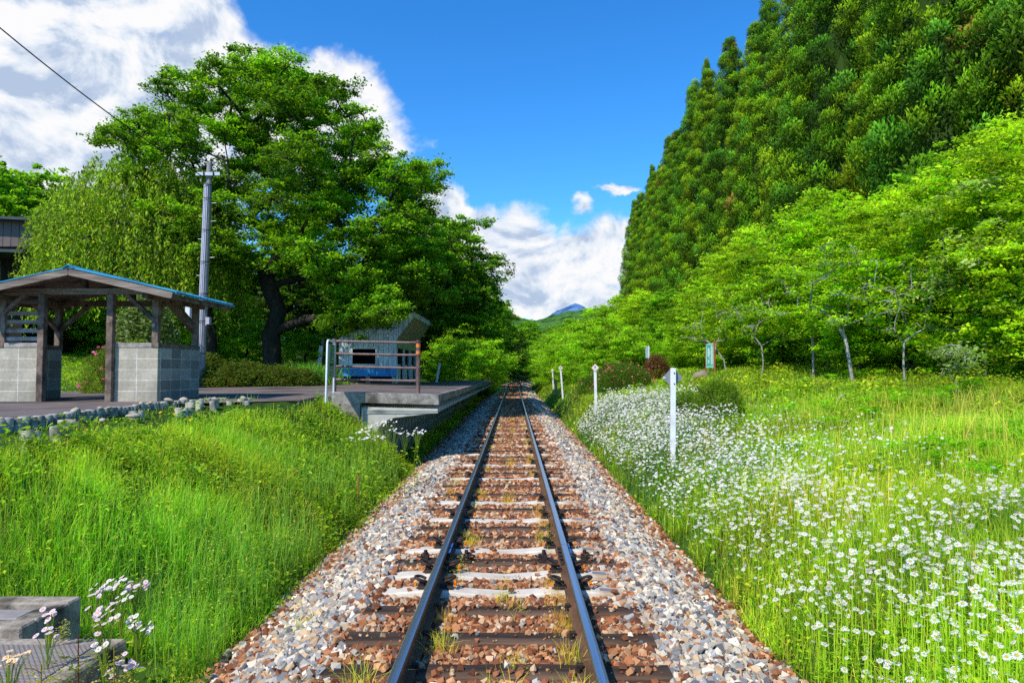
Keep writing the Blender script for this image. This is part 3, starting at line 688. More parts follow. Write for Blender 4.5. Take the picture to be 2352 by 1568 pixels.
# right meadow
def reg_right(x, y):
    u = x - cx(y)
    return (u > 2.04 + .13 * noise2(x, y, 22, 1.8))
def h_right(x, y):
    return np.interp(x, [2, 2.25, 3.2, 6, 9, 16], [.24, .36, .40, .36, .32, .24]) * (1 + .35 * noise2(x, y, 33, 1.1)) * np.interp(y, [0, 12, 24, 40], [1, 1, .75, .6])
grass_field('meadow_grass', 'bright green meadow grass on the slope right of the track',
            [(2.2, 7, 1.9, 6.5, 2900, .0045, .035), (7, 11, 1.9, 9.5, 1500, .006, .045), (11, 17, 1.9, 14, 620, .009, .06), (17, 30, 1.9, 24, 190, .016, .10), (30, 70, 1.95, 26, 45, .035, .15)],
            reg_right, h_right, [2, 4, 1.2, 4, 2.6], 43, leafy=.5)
leaf_clumps('meadow_weeds', 'broad leaved weeds growing through the meadow grass', 2600, 2.1, 16, 3.2, 26, reg_right, [(0.10, 0.24, 0.012), (0.17, 0.32, 0.02), (0.24, 0.36, 0.03), (0.05, 0.15, 0.02)], .055, .11, .34, 203, 0.0)
# fine feathery seed grass, pale
A = Acc()
n = 3500; y = rs.uniform(3, 13, n); x = rs.uniform(2.6, 10, n); k = noise2(x, y, 71, 1.2) > .1; x, y = x[k], y[k]; n = len(x)
h = rs.uniform(.45, .75, n); c = colmix(n, [(0.28, 0.34, 0.12), (0.34, 0.33, 0.16), (0.18, 0.3, 0.08)], [1, 1, 1])
az = rs.uniform(0, 6.28, n)
blades(A, x, y, G(x, y), h, np.full(n, .005), rs.uniform(.1, .4, n), az, c * .6, c * 1.1, 3)
o = A.build('seed_grass', [M['grass']]); tag(o, 'pale seeding grass stems standing over the meadow', 'grass', kind='stuff')
# ferny plants, several bright patches
A = Acc()
for k in range(240):
    fy = rs.uniform(7, 20); fx = rs.uniform(4.2, 5 + fy * .72)
    if noise2(np.array([fx]), np.array([fy]), 81, 1.0)[0] < .05: continue
    fz = g1(fx, fy) + .2; c = np.array([0.09, 0.26, 0.012]) * rs.uniform(.8, 1.4)
    for q in range(7):
        a = rs.uniform(0, 6.28); L_ = rs.uniform(.25, .45); t = np.linspace(.1, 1, 14)
        p = np.stack([fx + np.cos(a) * L_ * t, fy + np.sin(a) * L_ * t, fz + .3 * t - .33 * t * t], 1)
        leaves(A, np.repeat(p, 2, 0) + rs.normal(0, .015, (28, 3)), .25, np.repeat(.11 * (1.05 - t), 2), np.tile(c, (28, 1)) * rs.uniform(.8, 1.2, (28, 1)), aspect=.3)
o = A.build('fern_fronds', [M['leaf']]); tag(o, 'bright green ferns spreading through the meadow', 'fern', kind='stuff')

# weeds between the rails
A = Acc()
n = 52000; y = 3.6 + 30 * rs.rand(n) ** 1.5; u0 = rs.choice([-.43, .02, .44, -.86], n, p=[.33, .27, .32, .08]); u = u0 + rs.normal(0, .055, n)
nz = noise2(u0 * 7, y, 91, 2.6); k = (nz > .33 - .13 * (y > 6) - .1 * (y > 9)); y, u, nz = y[k], u[k], nz[k]; n = len(y)
c = colmix(n, [(0.16, 0.21, 0.03), (0.24, 0.23, 0.08), (0.08, 0.19, 0.02), (0.3, 0.25, 0.12)], [3, 3, 2, 1.5])
blades(A, u, y, bedz(u, y) - .01, rs.uniform(.02, .085, n) * (1 + nz), np.where(y < 9, .003, .007), np.abs(rs.normal(.3, .4, n)), rs.uniform(0, 6.28, n), c * .7, c * 1.2, 2)
n = 9000; y = 3.6 + 9 * rs.rand(n); u0 = rs.choice([-.43, .02, .44, -.9], n, p=[.5, .15, .25, .1]); nz = noise2(u0 * 5, y, 92, 2.0); u = u0 + rs.normal(0, .05, n)
k = nz > .32; y, u = y[k], u[k]; n = len(y)
leaves(A, np.stack([u, y, bedz(u, y) + rs.uniform(.01, .10, n)], 1), .6, rs.uniform(.008, .022, n), colmix(n, [(0.12, 0.22, 0.03), (0.2, 0.26, 0.04), (0.05, 0.16, 0.02)], [1, 1, 1]))
# longer tufts in the near foreground
for (uu, y_, cnt, hh) in ((.0, 3.95, 120, .22), (.08, 4.5, 60, .16), (-.8, 4.15, 60, .3), (.42, 4.0, 130, .2), (-.40, 4.75, 90, .2), (.44, 4.55, 60, .2), (.02, 5.75, 50, .12), (.1, 5.5, 40, .16), (-1.5, 5.3, 30, .3), (-.38, 7.6, 90, .16), (.42, 7.7, 80, .16)):
    x_ = uu + rs.normal(0, .05, cnt); y2 = y_ + rs.normal(0, .07, cnt); c = colmix(cnt, [(0.16, 0.30, 0.03), (0.22, 0.34, 0.06), (0.3, 0.3, 0.12)], [3, 2, 1])
    blades(A, x_, y2, bedz(x_, y2), rs.uniform(.3, 1, cnt) * hh, np.full(cnt, .0035), np.abs(rs.normal(.6, .35, cnt)), rs.uniform(0, 6.28, cnt), c * .7, c * 1.2, 3)
o = A.build('track_weeds', [M['grass']]); tag(o, 'dry yellowish weeds growing between the rails', 'weeds', kind='stuff')

# ------------------------------------------------------------------ daisies
def daisy_proto(npet, seed, w=.32):
    r = random.Random(seed); V = []; F = []; C = []
    for k in range(npet):
        a = 2 * PI * k / npet + r.uniform(-.06, .06); l = r.uniform(.9, 1.05); da = w * 2 * PI / npet * 1.25
        dz = r.uniform(-.22, .05)
        n = len(V)
        V += [(.22 * math.cos(a), .22 * math.sin(a), 0.02), (.7 * l * math.cos(a - da), .7 * l * math.sin(a - da), dz * .6 + .02), (l * math.cos(a), l * math.sin(a), dz), (.7 * l * math.cos(a + da), .7 * l * math.sin(a + da), dz * .6 + .02)]
        F += [(n, n + 1, n + 2), (n, n + 2, n + 3)]; C += [(.80, .80, .82)] * 4
    pet = (np.array(V), np.array(F), np.array(C))
    V2 = [(0, 0, .17)]; F2 = []; C2 = [(.82, .46, .01)]
    for k in range(8):
        a = 2 * PI * k / 8; V2.append((.27 * math.cos(a), .27 * math.sin(a), .05)); C2.append((.75, .36, .01))
    for k in range(8): F2.append((0, 1 + k, 1 + (k + 1) % 8))
    return pet, (np.array(V2, float), np.array(F2), np.array(C2))
DP = [daisy_proto(15, s) for s in range(3)]
full = [(np.concatenate([p[0], c[0]]), np.concatenate([p[1], c[1] + len(p[0])]), np.concatenate([p[2], c[2]])) for p, c in DP]
lo = []
for s in range(3):
    p, c = daisy_proto(7, 10 + s, .42); lo.append((np.concatenate([p[0], c[0]]), np.concatenate([p[1], c[1] + len(p[0])]), np.concatenate([p[2], c[2]])))
def dens(x, y):
    """relative density of daisies over the meadow"""
    d1 = 1.9 * np.exp(-(np.maximum(0, x - (2.45 + .035 * y)) / (.35 + .045 * y)) ** 2) * sstep(2.02, 2.15, x) * (1 - sstep(20.5, 24, y))     # belt next to the ballast
    xm = np.where(y < 9.5, 3.3 + .23 * y, 5.5 - .12 * (y - 9.5))
    d2 = .36 * sstep(2.2, 2.6, x) * (1 - sstep(xm - .6, xm + .3, x)) * (1 - sstep(16, 22, y))
    d3 = .5 * np.exp(-((x - 3.6) ** 2 / .9 + (y - 5.6) ** 2 / 1.2))
    nz = .36 + 1.3 * noise2(x, y, 101, 1.7) + 1.1 * noise2(x, y, 102, 4.5)
    return np.clip(d1 * np.clip(nz, .38, 1.6) + (d2 + d3) * np.clip(nz, .08, 1.6), 0, 1.5)
n = 46000; y = 2.6 + 21.5 * rs.rand(n); x = 2.02 + 4.4 * rs.rand(n)
k = rs.rand(n) < dens(x, y) * .62; x, y = x[k], y[k]; n = len(x)
hgt = rs.uniform(.24, .56, n) * (1 + .15 * noise2(x, y, 103, 1)); z = G(x, y) + hgt
# sort: largest in the picture first, only those inside the frame count
dist = np.sqrt((x - CAMX) ** 2 + y ** 2)
pxx = 1180 + (x - CAMX) / y * FPX; pyy = 851 + (CAMZ - z) / y * FPX
inn = (pxx < 2345) & (pyy < 1560)
order = np.argsort(np.where(inn, dist, 1e9)); ind = order[:300]; rest = np.setdiff1d(np.arange(n), ind)
SUNH = np.array([-0.68, -0.88]) / np.linalg.norm([0.68, 0.88])
def tilt_mats(n, r):
    az = r.uniform(0, 2 * PI, n); tx = SUNH[0] * .3 + r.normal(0, .32, n); ty = SUNH[1] * .3 + r.normal(0, .32, n)
    nz_ = np.ones(n); N_ = np.stack([tx, ty, nz_], 1); N_ /= np.linalg.norm(N_, axis=1)[:, None]
    X_ = np.stack([np.cos(az), np.sin(az), np.zeros(n)], 1); X_ -= N_ * np.sum(X_ * N_, 1)[:, None]; X_ /= np.linalg.norm(X_, axis=1)[:, None]
    Y_ = np.cross(N_, X_); return np.stack([X_, Y_, N_], 2)
A = Acc(); rot = tilt_mats(n, rs); sc = rs.uniform(.012, .028, n)
one = np.ones((n, 3)) * np.where(rs.rand(n) < .14, rs.uniform(.45, .8, n), rs.uniform(.88, 1.05, n))[:, None] * np.array([1, .99, .96])
nr = rest[dist[rest] < 9]; fr = rest[dist[rest] >= 9]
scatter_protos(A, full, np.stack([x, y, z], 1)[nr], sc[nr], one[nr], rot[nr])
scatter_protos(A, lo, np.stack([x, y, z], 1)[fr], sc[fr] * np.interp(dist[fr], [9, 25], [.92, 1.2]), one[fr], rot[fr])
cst = colmix(n, [(0.12, 0.26, 0.03), (0.16, 0.3, 0.05)], [1, 1])
blades(A, x[rest], y[rest], G(x[rest], y[rest]), hgt[rest], np.where(dist[rest] < 9, .0035, .006), rs.uniform(0, .06, len(rest)), rs.uniform(0, 6.28, len(rest)), cst[rest] * .6, cst[rest], 2)
o = A.build('daisy_meadow', [M['petal']]); tag(o, 'countless white daisies with yellow centres filling the meadow by the track', 'flowers', kind='stuff')
# the 300 largest: each its own flower
def single(pr, name):
    a = Acc(); a.add(pr[0] , pr[1], pr[2]); me = a.mesh(name); me.materials.append(M['petal']); return me
petm = [single(p, 'petals') for p, c in DP]; cenm = [single(c, 'flower_centre') for p, c in DP]
def stem_mesh(seed):
    r = np.random.RandomState(seed); a = Acc(); mb = MB()
    pts = [(0.02 * math.sin(t * 3 + seed) * (1 - t), 0.02 * math.cos(t * 2 + seed) * (1 - t), -1 + t) for t in np.linspace(0, 1, 5)]
    mb.tube(pts, [.0045, .004, .0036, .0034, .003], 4, cap=False); a.add(np.array(mb.v), [t for f in mb.f for t in ((f[0], f[1], f[2]), (f[0], f[2], f[3]))], (.13, .27, .04))
    m = 9; t = r.uniform(.15, .75, m); leaves(a, np.stack([r.normal(0, .008, m), r.normal(0, .008, m), -1 + t], 1), .4, r.uniform(.04, .07, m), colmix(m, [(0.10, 0.25, 0.03)], [1], r=r), r=r, aspect=.28)
    me = a.mesh('stem'); me.materials.append(M['grass']); return me
stems = [stem_mesh(s) for s in range(4)]
for q, i in enumerate(ind):
    o = bpy.data.objects.new('daisy', stems[q % 4]); COL.objects.link(o); o.location = (x[i], y[i], z[i]); o.scale = (1, 1, hgt[i])
    o.rotation_euler = (0, 0, rnd.uniform(0, 6.28))
    tag(o, 'white daisy with yellow centre among many like it in the near meadow', 'daisy', 'single daisies in the near meadow')
    mt = Matrix([list(rot[i][0]), list(rot[i][1]), list(rot[i][2])])
    for me in (petm[q % 3], cenm[q % 3]):
        c = bpy.data.objects.new(me.name.split('.')[0], me); COL.objects.link(c); c.parent = o
        mw = Matrix.Translation((x[i], y[i], z[i])) @ mt.to_4x4() @ Matrix.Scale(sc[i], 4)
        pw = Matrix.Translation(o.location) @ o.rotation_euler.to_matrix().to_4x4() @ Matrix.Diagonal((1, 1, hgt[i], 1))
        c.matrix_parent_inverse = pw.inverted(); c.matrix_basis = mw

# ------------------------------------------------------------------ light and sky
SUN = Vector((-0.68, -0.88, 1.18)).normalized()
sd = bpy.data.lights.new('sun', 'SUN'); so = bpy.data.objects.new('sun', sd); COL.objects.link(so)
sd.energy = 5.0; sd.angle = R(0.5); sd.color = (1.0, 0.93, 0.80)
so.rotation_euler = SUN.to_track_quat('Z', 'Y').to_euler(); so.location = (-20, -20, 30)
def build_world():
    w = bpy.data.worlds.new('World'); scene.world = w; w.use_nodes = True; nt = w.node_tree; N, L = nt.nodes, nt.links; N.clear()
    out = N.new('ShaderNodeOutputWorld'); bg = N.new('ShaderNodeBackground'); L.new(bg.outputs[0], out.inputs[0])
    bg.inputs['Strength'].default_value = 0.14
    sky = N.new('ShaderNodeTexSky'); sky.sky_type = 'NISHITA'; sky.sun_disc = False
    sky.sun_elevation = math.asin(SUN.z); sky.sun_rotation = math.atan2(SUN.x, SUN.y)
    sky.air_density = 1.0; sky.dust_density = 0.25; sky.ozone_density = 2.5
    hs = N.new('ShaderNodeHueSaturation'); hs.inputs['Saturation'].default_value = 1.32; hs.inputs['Value'].default_value = 1.38
    L.new(sky.outputs[0], hs.inputs['Color'])
    gm = N.new('ShaderNodeMixRGB'); gm.blend_type = 'MULTIPLY'; gm.inputs[0].default_value = 1; gm.inputs[2].default_value = (0.57, 0.98, 1.22, 1)
    L.new(hs.outputs[0], gm.inputs[1])
    tc = N.new('ShaderNodeTexCoord'); sp = N.new('ShaderNodeSeparateXYZ'); L.new(tc.outputs['Generated'], sp.inputs[0])
    def math_(op, a, b=None, c=None):
        n = N.new('ShaderNodeMath'); n.operation = op
        for i, v in enumerate((a, b, c)):
            if v is None: continue
            if isinstance(v, (int, float)): n.inputs[i].default_value = v
            else: L.new(v, n.inputs[i])
        return n.outputs[0]
    az = math_('ARCTAN2', sp.outputs[0], sp.outputs[1]); el = math_('ARCSINE', sp.outputs[2])
    def angs(px, py): d = ray(px, py); return math.atan2(d.x, d.y), math.asin(d.z)
    # warp coordinates a little so that cloud banks have uneven borders
    nw = N.new('ShaderNodeTexNoise'); nw.inputs['Scale'].default_value = 6; nw.inputs['Detail'].default_value = 6; nw.inputs['Roughness'].default_value = .6
    L.new(tc.outputs['Generated'], nw.inputs['Vector']); sw = N.new('ShaderNodeSeparateColor'); L.new(nw.outputs['Color'], sw.inputs[0])
    azw = math_('ADD', az, math_('MULTIPLY', math_('SUBTRACT', sw.outputs[0], .5), .16)); elw = math_('ADD', el, math_('MULTIPLY', math_('SUBTRACT', sw.outputs[1], .5), .12))
    blobs = [  # centre x,y ; half width, half height (survey grid); weight
        (-100, 60, 560, 330, 1.0), (180, 330, 520, 260, 1.2), (330, 210, 400, 220, 1.2), (560, 250, 300, 150, 1.15), (745, 265, 235, 150, 1.3), (400, 40, 190, 140, .9), (-500, 300, 600, 330, 1),
        (1010, 470, 85, 75, 1.1), (1060, 520, 120, 60, 1.0), (1180, 560, 110, 85, 1.0), (1330, 600, 200, 110, 1.0), (1220, 665, 300, 95, 1.2), (1340, 700, 260, 60, 1.2), (1130, 560, 100, 70, 1.0), (1440, 540, 120, 70, .95), (1345, 480, 50, 24, .6), (1432, 438, 55, 14, .8), (1130, 610, 200, 60, 1.0),
        (1900, 600, 500, 120, .8), (3300, 500, 700, 300, .9)]
    acc = None
    for (x, y, hw, hh, wt) in blobs:
        a0, e0 = angs(x, y); a1, _ = angs(x + hw, y); _, e1 = angs(x, y - hh); sa, se = abs(a1 - a0), abs(e1 - e0)
        da = math_('DIVIDE', math_('SUBTRACT', azw, a0), sa); de = math_('DIVIDE', math_('SUBTRACT', elw, e0), se)
        d2 = math_('ADD', math_('MULTIPLY', da, da), math_('MULTIPLY', de, de))
        v = math_('MULTIPLY', math_('SUBTRACT', 1.0, math_('SQRT', d2)), wt)
        acc = v if acc is None else math_('MAXIMUM', acc, v)
    acc = math_('MAXIMUM', acc, -.8)
    cb = N.new('ShaderNodeCombineXYZ'); L.new(az, cb.inputs[0]); L.new(math_('MULTIPLY', el, 1.35), cb.inputs[1])
    def fbm(scale, det, rough, off=(0, 0, 0), dist=0.0):
        mp = N.new('ShaderNodeMapping'); mp.inputs['Location'].default_value = off; L.new(cb.outputs[0], mp.inputs[0])
        n = N.new('ShaderNodeTexNoise'); n.inputs['Scale'].default_value = scale; n.inputs['Detail'].default_value = det; n.inputs['Roughness'].default_value = rough
        n.inputs['Distortion'].default_value = dist; L.new(mp.outputs[0], n.inputs['Vector']); return n.outputs[0]
    n1 = fbm(9, 12, .60, (2.0, 1.3, 0), .4); n1b = fbm(9, 12, .60, (2.0 + .012, 1.3 - .018, 0), .4); n2 = fbm(3.2, 5, .5, (.4, 4.0, 0))
    dens_ = math_('ADD', math_('MULTIPLY', acc, 1.0), math_('MULTIPLY', math_('SUBTRACT', n1, .5), 1.25))
    cov = N.new('ShaderNodeMapRange'); cov.interpolation_type = 'SMOOTHSTEP'; cov.inputs['From Min'].default_value = -0.02; cov.inputs['From Max'].default_value = 0.42
    L.new(dens_, cov.inputs['Value'])
    # shading: relief towards the sun + broad darker bellies
    rel = math_('ADD', math_('MULTIPLY', math_('SUBTRACT', n1, n1b), 5.0), math_('MULTIPLY', math_('SUBTRACT', n1, .5), .9))
    br = math_('ADD', math_('ADD', rel, math_('MULTIPLY', math_('SUBTRACT', n2, .5), 1.3)), .66)
    br = math_('SUBTRACT', br, math_('MULTIPLY', math_('MAXIMUM', math_('SUBTRACT', acc, .35), 0.0), .30))
    mr = N.new('ShaderNodeMapRange'); mr.interpolation_type = 'SMOOTHERSTEP'; mr.inputs['From Min'].default_value = -0.65; mr.inputs['From Max'].default_value = 1.5; L.new(br, mr.inputs['Value']); br = mr.outputs[0]
    cr = N.new('ShaderNodeValToRGB'); e = cr.color_ramp.elements
    e[0].position = 0.12; e[0].color = (3.3, 4.1, 5.5, 1); e[1].position = .86; e[1].color = (7.0, 7.0, 7.1, 1)
    x = e.new(.52); x.color = (5.6, 6.1, 6.8, 1)
    L.new(br, cr.inputs[0])
    mx = N.new('ShaderNodeMixRGB'); L.new(cov.outputs[0], mx.inputs[0]); L.new(gm.outputs[0], mx.inputs[1]); L.new(cr.outputs[0], mx.inputs[2])
    # thin haze of white low over the horizon
    L.new(mx.outputs[0], bg.inputs[0])
build_world()

# ------------------------------------------------------------------ trees
def tube_np(A, P, Rr, C, n=6):
    """tapered tube through points P (k,3)"""
    P = np.asarray(P); k = len(P); d = np.gradient(P, axis=0); d /= np.linalg.norm(d, axis=1)[:, None] + 1e-9
    ref = np.array([1.0, 0, 0]) if abs(d[0][0]) < .8 else np.array([0, 1.0, 0])
    t = np.linspace(0, 2 * PI, n, endpoint=False); V = []
    for i in range(k):
        u = ref - d[i] * ref.dot(d[i]); u /= np.linalg.norm(u) + 1e-9; v = np.cross(d[i], u); ref = u
        V.append(P[i] + (np.cos(t)[:, None] * u + np.sin(t)[:, None] * v) * Rr[i])
    V = np.concatenate(V); F = []
    for i in range(k - 1):
        for q in range(n):
            a, b, c, e = i * n + q, i * n + (q + 1) % n, (i + 1) * n + (q + 1) % n, (i + 1) * n + q; F += [(a, b, c), (a, c, e)]
    A.add(V, np.array(F), np.array(C))

def skeleton(pads, trunk, r0, r, rise=.35, rmin=.012):
    """grow limbs from trunk polyline to every pad centre; returns list of (points, radii)"""
    nodes = [np.array(p, float) for p in trunk]; par = [-1] + list(range(len(trunk) - 1)); cnt = [0] * len(trunk)
    seg = []
    T = np.array(trunk[-1]); order = sorted(range(len(pads)), key=lambda i: np.linalg.norm(np.array(pads[i][:3]) - T))
    t0 = max(1, int(len(trunk) * .4))
    for i in order:
        p = np.array(pads[i][:3]); NP = np.array(nodes); dd = np.linalg.norm(NP - p, axis=1)
        pen = np.where(NP[:, 2] > p[2] + .1, 1.2 * (NP[:, 2] - p[2]), 0) + .18 * np.linalg.norm(NP - T, axis=1)
        cost = dd + pen; cost[:t0] += 5; j = int(np.argmin(cost)); q = nodes[j]
        d = p - q; L_ = np.linalg.norm(d); m = max(2, int(L_ / .55)); prev = j; pts = [q]
        ctrl = q + d * .5 + np.array([0, 0, rise * L_ * .35]) + r.normal(0, .07 * L_, 3)
        for s in range(1, m + 1):
            t = s / m; pt = (1 - t) ** 2 * q + 2 * t * (1 - t) * ctrl + t * t * p + (r.normal(0, .03, 3) if s < m else 0)
            nodes.append(pt); par.append(prev); cnt.append(0); prev = len(nodes) - 1
        a = prev
        while a != -1: cnt[a] += 1; a = par[a]
    mx = max(cnt); rad = [max(rmin, r0 * (c / mx) ** .5) for c in cnt]
    for i in range(len(trunk)): rad[i] = max(rad[i], r0 * (1 - .25 * i / len(trunk)))
    ch = {}
    for i, p in enumerate(par):
        ch.setdefault(p, []).append(i)
    out = []; stack = [(0, [0])]
    while stack:
        cur, chain = stack.pop(); kk = ch.get(cur, [])
        while kk:
            kk = sorted(kk, key=lambda z: -cnt[z])
            for b in kk[1:]: stack.append((b, [cur, b]))
            cur = kk[0]; chain.append(cur); kk = ch.get(cur, [])
        if len(chain) > 1:
            rr = [rad[c] for c in chain]
            if chain[0] != 0: rr[0] = rr[1]
            out.append((np.array([nodes[c] for c in chain]), rr))
    return out

def crown_leaves(A, pads, per, lsz, cols, wts, r, flat=.36, sub=9, droop=.25, shade=.5, twig=None, tilt=.55):
    for (x, y, z, rad) in pads:
        tone = r.uniform(.62, 1.32)
        m = int(per * (rad ** 1.6)); k = max(3, int(sub * rad))
        a = r.uniform(0, 2 * PI, k); q = np.sqrt(r.uniform(0.03, 1, k)) * rad; hz = r.normal(0, .45, k) * rad * flat
        sc_ = np.stack([np.cos(a) * q, np.sin(a) * q, hz - .16 * q * q / max(rad, .1)], 1)
        srad = r.uniform(.18, .38, k) * (.6 + .4 * rad)
        i = r.randint(0, k, m)
        off = r.normal(0, .55, (m, 3)) * srad[i][:, None] * np.array([1, 1, .5])
        p = sc_[i] + off + np.array([x, y, z])
        c = colmix(m, cols, wts, .15, r) * tone
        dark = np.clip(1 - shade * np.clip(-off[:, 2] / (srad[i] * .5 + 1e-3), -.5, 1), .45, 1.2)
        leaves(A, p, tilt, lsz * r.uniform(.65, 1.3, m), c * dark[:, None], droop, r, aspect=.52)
        if twig is not None:
            for t in range(k):
                e = sc_[t] + np.array([x, y, z]); b = np.array([x, y, z]) + r.normal(0, .04, 3)
                tube_np(twig, [b, (b + e) / 2 + np.array([0, 0, .05]), e], [.014, .010, .005], (0, 0, 0), 3)

def poly_pads(poly, y, n, thick, rad, r, mind=.6, zmin=None, edge=0.0):
    P = np.array([[W(px, py, y).x, W(px, py, y).z] for px, py in poly]); out = []
    def inside(x, z):
        c = False; j = len(P) - 1
        for i in range(len(P)):
            if (P[i][1] > z) != (P[j][1] > z) and x < (P[j][0] - P[i][0]) * (z - P[i][1]) / (P[j][1] - P[i][1] + 1e-9) + P[i][0]: c = not c
            j = i
        return c
    x0, z0 = P.min(0); x1, z1 = P.max(0); tries = 0; xm = (x0 + x1) / 2; hw = (x1 - x0) / 2; zm = (z0 + z1) / 2; hz = (z1 - z0) / 2
    while len(out) < n and tries < n * 200:
        tries += 1; x = r.uniform(x0, x1); z = r.uniform(z0, z1)
        if not inside(x, z): continue
        e = max(abs(x - xm) / hw, (z - zm) / hz * .9); dy = r.uniform(-1, 1) * thick * math.sqrt(max(.05, 1 - min(1, e) ** 2))
        pt = (x, y + dy, z)
        # the outline was measured at distance y: keep it when the pad sits nearer or farther
        s = (y + dy) / y; pt = (CAMX + (x - CAMX) * (1 + (s - 1) * .6), y + dy, CAMZ + (z - CAMZ) * (1 + (s - 1) * .6))
        if any((pt[0] - o[0]) ** 2 + (pt[1] - o[1]) ** 2 + (pt[2] - o[2]) ** 2 * 2 < mind ** 2 for o in out): continue
        out.append((*pt, rad * r.uniform(.7, 1.25)))
    return out

def make_tree(name, label, cat, group, base, pads, trunk, r0, per, lsz, cols, wts, bark='bark', seed=1, flat=.36, sub=9, droop=.25, rise=.35, tilt=.55, twigs=True, rmin=.012, shade=.5):
    r = np.random.RandomState(seed); t = empty(name, base, 0, label, cat, group); b = np.array(base)
    lp = [(p[0] - b[0], p[1] - b[1], p[2] - b[2], p[3]) for p in pads]; lt = [np.array(q) - b for q in trunk]
    TA = Acc(); LA = Acc()
    for P, rr in skeleton(lp, lt, r0, r, rise, rmin): tube_np(TA, P, rr, (0, 0, 0), 8 if rr[0] > .1 else 5)
    # root flare
    tube_np(TA, [lt[0] + np.array([0, 0, -.3]), lt[0], lt[0] + np.array([0, 0, .25])], [r0 * 1.6, r0 * 1.35, r0 * 1.0], (0, 0, 0), 9)
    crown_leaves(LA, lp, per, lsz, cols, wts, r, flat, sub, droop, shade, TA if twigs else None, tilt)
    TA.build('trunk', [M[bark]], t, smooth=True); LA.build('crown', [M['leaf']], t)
    return t

GREEN_CH = [(0.036, 0.13, 0.010), (0.068, 0.20, 0.010), (0.105, 0.27, 0.012), (0.024, 0.09, 0.012)]
GREEN_BR = [(0.08, 0.25, 0.012), (0.13, 0.31, 0.015), (0.05, 0.18, 0.012), (0.19, 0.35, 0.02)]
GREEN_YL2 = [(0.11, 0.27, 0.012), (0.16, 0.33, 0.015), (0.07, 0.20, 0.012), (0.20, 0.36, 0.03)]
GREEN_CH2 = [(0.05, 0.19, 0.012), (0.085, 0.25, 0.012), (0.03, 0.13, 0.012), (0.12, 0.30, 0.015)]
GREEN_YL = [(0.16, 0.30, 0.02), (0.22, 0.36, 0.03), (0.10, 0.22, 0.02), (0.30, 0.40, 0.08)]
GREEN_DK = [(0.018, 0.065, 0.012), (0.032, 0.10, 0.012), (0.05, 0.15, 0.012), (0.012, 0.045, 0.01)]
r_ = np.random.RandomState(5)

# --- the big cherry tree
by = 26.5; bx = PX(630, by); bz = g1(bx, by)
poly = [(575, 105), (640, 150), (705, 175), (745, 210), (825, 245), (790, 290), (845, 300), (850, 350), (930, 370), (1005, 410), (960, 440), (985, 500), (1000, 600), (1010, 700), (960, 690), (900, 700), (820, 745), (760, 700), (700, 640), (600, 640), (520, 620), (420, 520), (330, 420), (275, 350), (255, 320), (325, 270), (370, 215), (450, 185), (525, 165)]
pads = poly_pads(poly, by, 225, 4.6, .9, r_, .82)
pads = [p for p in pads if not (p[1] < 23.6 and abs(1180 + (p[0] - CAMX) / p[1] * FPX - 470) < 130)]
for px_, py_, dy_ in ((575, 118, 0), (560, 150, .5), (600, 165, -.5), (820, 245, -1), (745, 190, 0), (770, 225, .5), (845, 292, -.5), (995, 412, 0), (975, 385, 1), (262, 290, .5), (310, 262, 0), (360, 195, 0), (395, 190, .6), (290, 300, -1)):
    v = W(px_, py_, by + dy_); pads.append((v.x, v.y, v.z, .5))
for k in range(26):
    v = W(r_.uniform(765, 905), r_.uniform(645, 735), r_.uniform(22.5, 26.3)); pads.append((v.x, v.y, v.z, .6))
tr = [(bx, by, bz - .1), W(622, 770, by), W(640, 715, by), W(618, 660, by)]
tr = [tuple(v) for v in tr]
def branchy(pts): return [tuple(W(a, b, by + c)) for a, b, c in pts]
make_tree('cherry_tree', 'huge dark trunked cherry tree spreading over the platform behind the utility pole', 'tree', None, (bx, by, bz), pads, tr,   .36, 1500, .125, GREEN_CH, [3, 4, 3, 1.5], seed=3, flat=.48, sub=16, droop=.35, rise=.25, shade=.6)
# second cherry, further along the platform
by = 36.0; bx = PX(985, by); bz = g1(min(bx, -4), by)
poly = [(1035, 505), (1080, 520), (1105, 520), (1080, 570), (1112, 575), (1108, 610), (1125, 650), (1130, 700), (1100, 760), (1040, 740), (960, 720), (880, 700), (850, 600), (880, 520), (940, 470), (990, 490)]
pads = poly_pads(poly, by, 105, 3.8, 1.15, r_, 1.0)
make_tree('cherry_tree', 'dark cherry tree leaning over the far end of the platform behind the waiting room', 'tree', None, (bx - 1.5, by, bz), pads, [(bx - 1.5, by, bz - .1), (bx - 1.2, by, bz + 2), (bx - .6, by, bz + 3.6)], .3, 620, .17, GREEN_CH, [4, 3, 2, 3], seed=4, flat=.32, sub=9, droop=.35, shade=.6)

